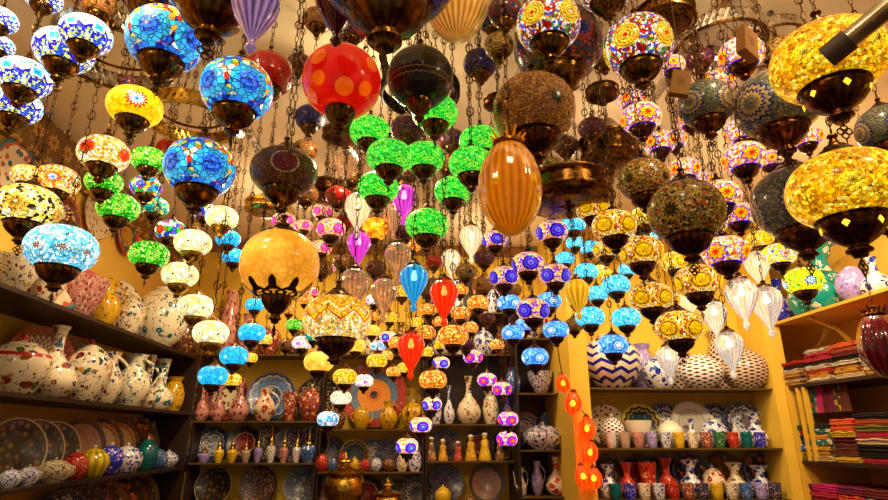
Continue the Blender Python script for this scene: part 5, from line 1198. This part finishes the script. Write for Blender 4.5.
row_left(.82, -2.03, [(44, 62, 'plate', 'whiteblue', 'dark blue plate', dict(turn=46)), (66, 60, 'plate', 'purple', 'dark purple plate', dict(turn=46)), (86, 58, 'plate', 'eyes', 'brown ringed plate', dict(turn=46)), (104, 56, 'plate', 'rosewreath', 'black rose plate', dict(turn=46)), (122, 54, 'plate', 'eyes', 'dark ringed plate', dict(turn=46)), (142, 52, 'plate', 'redblack', 'red and black plate', dict(turn=46)), (162, 48, 'plate', 'eyes', 'brown circled plate', dict(turn=46))], 'on the bottom left shelf')
# a few plates hang higher on the left wall
for i, (px, py, d, mt, ds) in enumerate([(12, 172, .34, 'tulipbowl', 'patterned cream plate with red tulips hung on the left wall under the ceiling beam'), (96, 215, .34, 'lattice', 'grey cream scrolled plate hung on the left wall behind the green lamps'), (126, 236, .3, 'mustard', 'mustard plate hung on the left wall above the big white jar'), (62, 222, .32, 'maroonrim', 'maroon rimmed plate hung on the left wall behind the pale blue lamp')]):
    q = onX(px, py, XL+.012); plate_at((q.x, q.y, q.z-d/2), d, mt, ds, -.02, radians(2))
# the calligraphy on one plate: raised red strokes
for o in list(COL.objects):
    if o.get('label', '').startswith('plate with red calligraphy'):
        b = MB(); z = .05
        for st in ([(.12, .17), (.12, -.1)], [(.05, .16), (.05, -.06), (.0, -.1)], [(0, .16), (0, -.06), (-.05, -.1)], [(-.05, -.1), (-.12, -.08), (-.15, .0), (-.1, .06), (-.06, 0), (-.08, -.09)], [(.04, .2), (.0, .2), (-.02, .23)], [(.17, -.16), (-.02, -.18), (-.16, -.14)]):
            b.tube([(x, y, .03+.0*z) for x, y in st], .014, 5)
        b.build('red_script', P['red'], o)

# brass urns standing in front of the centre shelves
def urn(px, py_top, Y, h, label):
    p = onY(px, py_top, Y)
    t = thing('brass_urn', label, 'urn', (p.x, Y, p.z-h), (0, 0, 0), h)
    MB().lathe([(.16, 0), (.2, .03), (.08, .08), (.07, .16), (.22, .26), (.3, .42), (.3, .6), (.24, .68), (.27, .7)], 28, 14, .04).build('body', M['brass'], t)
    MB().lathe([(.3, .7), (.34, .715), (.3, .73), (.14, .76), (.07, .8), (.06, .84), (.12, .87), (.11, .89), (.04, .92), (.03, .96), (.001, 1)], 28).build('lid', M['brass'], t)
    MB().lathe([(.001, -.05), (.24, -.05), (.24, 0), (.001, 0)], 24).build('plinth', M['wood'], t)
    return p.z-h
zu = urn(346, 452, 4.6, .5, 'brass urn with spired lid before the scarlet centred plate')
zu2 = urn(388, 478, 4.6, .36, 'smaller brass urn with spired lid right of the larger urn')
t = thing('display_table', 'dark wooden display table below the back shelves carrying the brass urns', 'table', (0, 0, 0))
xa, xb = solveX(325, 4.6, .9), solveX(410, 4.6, .9); zt = zu-.5*.05-.002
MB().box(xa, xb, 4.42, 4.78, zt-.03, zt).build('table_top', M['wood'], t, False)
for x in (xa+.03, xb-.03):
    for y in (4.45, 4.75): MB().box(x-.02, x+.02, y-.02, y+.02, 0, zt-.03).build('leg', M['wood'], t, False)
xr = solveX(388, 4.6, 1.0)
MB().box(xr-.09, xr+.09, 4.5, 4.7, zt, zu2-.36*.05-.001).build('riser', M['wood'], t, False)

# ------------------------------------------------------------ string of glowing gourds on the pier
gs = [(563, 383, 15), (573, 403, 18), (587, 428, 18), (590, 452, 17), (583, 476, 17), (594, 478, 17)]
YP = YE-.08; pts = []
for i, (px, py, wp) in enumerate(gs):
    p = onY(px, py, YP); s = wp/ppm(p)
    t = thing('gourd_light', f'glowing orange red gourd light, {["topmost", "second from the top", "third from the top", "fourth from the top", "lowest left", "lowest right"][i]} of the string on the yellow pier', 'string light', p, (radians(8), radians((i % 3-1)*10), i), s)
    MB().lathe([(.12, .62), (.2, .56), (.3, .45), (.45, .2), (.5, -.05), (.46, -.3), (.32, -.5), (.14, -.62), (.04, -.7), (.001, -.72)], 24, 8, .05).build('gourd_shade', M['pepper'], t)
    MB().lathe([(.18, .58), (.2, .62), (.12, .7), (.07, .76), (.001, .78)], 12).build('cap', M['bronze'], t)
    MB().lathe([(.001, .2), (.08, .15), (.16, 0), (.12, -.16), (.001, -.2)], 10).build('bulb', M['hotbulb'], t)
    pts.append(p + Vector((0, 0, s*.76)))
cb = MB(); pp = [onY(556, 330, YP)] + pts[:5]; fin = []
for i in range(len(pp)-1):
    for k in range(6):
        f = k/6; q = pp[i].lerp(pp[i+1], f); fin.append((q.x, q.y+.02, q.z-.03*sin(pi*f)))
cb.tube(fin+[tuple(pts[5])], .004, 5)
tag(cb.build('light_cable', M['chain'], None), 'thin dark cable carrying the glowing gourd lights down the pier', 'cable')

# ------------------------------------------------------------ right wall: glass shelf with jugs, brackets, textiles
XS = 2.86
t = thing('glass_shelf', 'yellow edged wall shelf on the right carrying teal and cobalt pottery', 'shelf', (0, 0, 0))
MB().box(XS, XR-.002, 2.4, YE+.0, 2.29, 2.31).build('shelf_board', M['woodlight'], t, False)
for y in (2.9, 3.95):
    b = MB(); b.tube([(XR-.005, y, 2.0), (XR-.12, y, 2.06), (XS+.25, y, 2.2), (XS+.04, y, 2.285)], [.02, .02, .016, .012], 6); b.build('bracket', M['woodlight'], t)
def row_right(z, X, items, phrase):
    n = len(items)
    for i, it in enumerate(items):
        px, hp, kind, mat, desc = it[:5]; op = it[5] if len(it) > 5 else {}
        y = solveY(px, X, z); h = hp/ppm((X, y, z)); pot(kind, (X, y, z), h, mat, f'{desc}, {nth(i, n)} {phrase}', **op)
row_right(2.312, XS+.14, [(783, 46, 'bottle', 'cobalt', 'cobalt vase with pink flowers', wd(1.2)), (808, 44, 'jug', 'tealflor', 'teal jug with pink flowers', wd(.9)), (830, 70, 'wasp', 'tealflor', 'big teal vase with pink flowers', wd(.9)), (858, 36, 'round', 'lilac', 'round lilac jar', wd(.9)), (880, 40, 'bottle', 'blueflor', 'blue and white bottle', wd(1.2))], 'on the yellow shelf at right')
t = thing('textile_shelf', 'dark shelf unit on the right wall filled with folded textiles', 'shelf unit', (0, 0, 0))
for z in (1.82, 1.29, .93, .4): MB().box(XS, XR-.002, 2.4, YE-.01, z-.022, z).build('shelf_board', M['wood'], t, False)
for y in (YE-.03, 2.42): MB().box(XS-.004, XR-.002, y-.014, y+.014, 0, 1.82).build('side_panel', M['woodlight'], t, False)
b = MB()
for q in (4.17, 4.1): b.box(XS, XS+.03, q-.012, q+.012, 1.29, 1.798)
b.build('post', M['woodlight'], t, False)

def folded(L_, W_, H_, seed):
    rnd = random.Random(seed); b = MB(); prof = []
    # a cloth folded twice: rounded front fold, soft layered edge
    n = 3
    pts = []
    for k in range(n):
        z0 = H_*k/n; z1 = H_*(k+1)/n; zm = (z0+z1)/2; r = (z1-z0)/2
        ex = rnd.uniform(0, .012)
        for a in (-80, -45, 0, 45, 80): pts.append((-W_/2+r-ex-r*cos(radians(a)), zm+r*sin(radians(a))))
    pts += [(W_/2-.005, H_), (W_/2, H_*.5), (W_/2-.005, 0)]
    m_ = len(pts); ns = 9; v = []; f = []
    ph = rnd.uniform(0, 6)
    for j in range(ns):
        y = -L_/2+L_*j/(ns-1); e = .82 if j in (0, ns-1) else 1
        for x, z in pts:
            wob = .004*sin(j*1.3+ph)*(z/H_)
            v.append((x*(.985 if e < 1 else 1), y, H_/2+(z-H_/2)*e+wob))
    for j in range(ns-1):
        for i in range(m_): f.append((j*m_+i, j*m_+(i+1) % m_, (j+1)*m_+(i+1) % m_, (j+1)*m_+i))
    f.append(tuple(range(m_))[::-1]); f.append(tuple(range((ns-1)*m_, ns*m_)))
    return b.add(v, f)
CN = {'patch': 'patchwork', 'lightblue': 'light blue', 'gold': 'gold patterned', 'orange': 'orange red', 'teal': 'teal patterned', 'silver': 'silver grey'}
def stack(px, z0, cols, Lpx, total_px, what, noun='folded textile', name='folded_textile', W_=.34):
    X = XS+.02+W_/2; y = solveY(px, XS+.02, z0+.1); k = ppm((XS, y, z0))
    H = total_px/k/len(cols); Ln = Lpx
    z = z0+.001; n = len(cols); seen = {}
    for i, c in enumerate(cols):
        pos = 'bottom' if i == 0 else 'top' if i == n-1 else ORD[i]+' from the bottom'
        o = folded(Ln, W_, H*.97, random.random()).build(name, T[c])
        o.location = (X+random.uniform(-.008, .012), y+random.uniform(-.006, .006), z); z += H
        tag(o, f'{CN.get(c, c)} {noun}, {pos} of {what}', 'textile')
# main piles, z from 1.29
yy = [798, 820, 846, 877]
Y_ = [solveY(p_, XS+.02, 1.4) for p_ in (790, 809, 833, 858, 897)]
piles = [(['olive', 'mustard', 'lightblue', 'blue', 'black', 'red', 'green'], 34, 'leftmost pile, middle textile shelf'),
         (['sand', 'gold', 'gold', 'teal', 'patch', 'teal', 'black'], 36, 'second pile, middle textile shelf'),
         (['yellow', 'brown', 'brown', 'maroon', 'yellow', 'orange', 'orange'], 42, 'third pile, middle textile shelf'),
         (['crimson', 'black', 'black', 'cream', 'crimson', 'olive', 'rust', 'black'], 50, 'fourth pile, middle textile shelf')]
for i, (c, hp, wh) in enumerate(piles):
    ya, yb_ = Y_[i], Y_[i+1]; mid = (ya+yb_)/2
    d = (CAM.dot(F_)*0+1)
    X = XS+.02+.17; z0 = 1.29; H = hp/ppm((XS, mid, 1.35))/len(c); z = z0+.001
    for j, cc in enumerate(c):
        pos = 'bottom' if j == 0 else 'top' if j == len(c)-1 else ORD[j]+' from the bottom'
        o = folded(abs(ya-yb_)-.012, .34, H*.96, i*20+j).build('folded_textile', T[cc])
        o.location = (X+random.uniform(-.01, .012), mid, z); z += H
        tag(o, f'{CN.get(cc, cc)} folded textile, {pos} of {wh}', 'textile')
# a pile cut by the edge, scarves above, cushions below
Yd = solveY(897, XS+.02, 1.4)
for j, cc in enumerate(['rust', 'cream', 'crimson', 'lightblue', 'cream', 'lightblue', 'cream', 'red']):
    o = folded(.3, .34, .036, 900+j).build('folded_textile', T[cc]); o.location = (XS+.19, Yd-.162, 1.291+j*.038)
    tag(o, f'{CN.get(cc, cc)} folded textile, {"bottom" if j == 0 else "top" if j == 7 else ORD[j]+" from the bottom"} of the pile cut by the edge', 'textile')
sc_ = [(['gold', 'silver', 'mustard', 'silver', 'black', 'red'], 'the left upper scarf pile'), (['silver', 'gold', 'orange', 'silver', 'black', 'crimson', 'crimson', 'silver'], 'the second upper scarf pile'),
       (['cream', 'mustard', 'gold', 'silver', 'black', 'maroon', 'rust', 'orange'], 'the third upper scarf pile'), (['gold', 'cream', 'silver', 'grey', 'silver', 'maroon', 'orange'], 'the right upper scarf pile')]
Ys = [solveY(p_, XS+.02, 1.9) for p_ in (781, 806, 834, 862, 896)]
for i, (c, wh) in enumerate(sc_):
    ya, yb_ = Ys[i], Ys[i+1]
    for j, cc in enumerate(c):
        pos = 'bottom' if j == 0 else 'top' if j == len(c)-1 else ORD[j]+' from the bottom'
        o = folded(abs(ya-yb_)-.01, .34, .027, 400+i*20+j).build('folded_scarf', T[cc])
        o.location = (XS+.19+random.uniform(-.012, .01), (ya+yb_)/2, 1.8215+j*.0285); tag(o, f'{CN.get(cc, cc)} folded scarf, {pos} of {wh}', 'textile')
low = [(800, ['maroon', 'mustard', 'rust', 'brown'], 'left'), (826, ['teal', 'crimson', 'crimson', 'magenta'], 'second'), (853, ['gold', 'orange', 'orange', 'plum'], 'third'), (882, ['patch', 'patch', 'teal', 'maroon'], 'right')]
Yl = [solveY(p_, XS+.02, 1.05) for p_ in (794, 813, 839, 866, 900)]
for i, (px, c, wh) in enumerate(low):
    ya, yb_ = Yl[i], Yl[i+1]
    for j, cc in enumerate(c):
        pos = ['bottom', 'second lowest', 'second highest', 'top'][j]
        o = folded(abs(ya-yb_)-.012, .34, .051, 600+i*20+j).build('folded_cushion', T[cc]); o.location = (XS+.19, (ya+yb_)/2, .931+j*.053)
        tag(o, f'{CN.get(cc, cc)} cushion cover, {pos} of the {wh} pile on the lower textile shelf', 'textile')
# hanging strips and pictures between the scarf shelf and the piles
hs = [(800, 'rust'), (806, 'gold'), (812, 'olive'), (817, 'patch'), (823, 'magenta'), (829, 'maroon'), (835, 'plum'), (841, 'gold'), (847, 'brown')]
for i, (px, cc) in enumerate(hs):
    y = solveY(px, XS+.1, 1.7); b = MB(); v = []; f = []; ns = 9
    for k in range(ns):
        for s, xo in ((0, 0), (1, .006)):
            for j in range(5):
                yj = (-.035+.0175*j); v.append((xo+.012*sin(j*2.2+k*.2), yj, -.18*k/(ns-1)))
    for k in range(ns-1):
        for s in range(2):
            for j in range(4):
                a = k*10+s*5+j; f.append((a, a+1, a+11, a+10))
        f.append((k*10, k*10+5, k*10+15, k*10+10)); f.append((k*10+4, k*10+9, k*10+19, k*10+14))
    f.append((0, 1, 2, 3, 4, 9, 8, 7, 6, 5)); e_ = (ns-1)*10; f.append(tuple(e_+q for q in (0, 1, 2, 3, 4, 9, 8, 7, 6, 5)))
    o = b.add(v, f).build('hanging_scarf', T[cc]); o.location = (XS+.08, y, 1.797)
    tag(o, f'{CN.get(cc, cc)} scarf hanging under the scarf shelf, {nth(i, len(hs))}', 'textile')
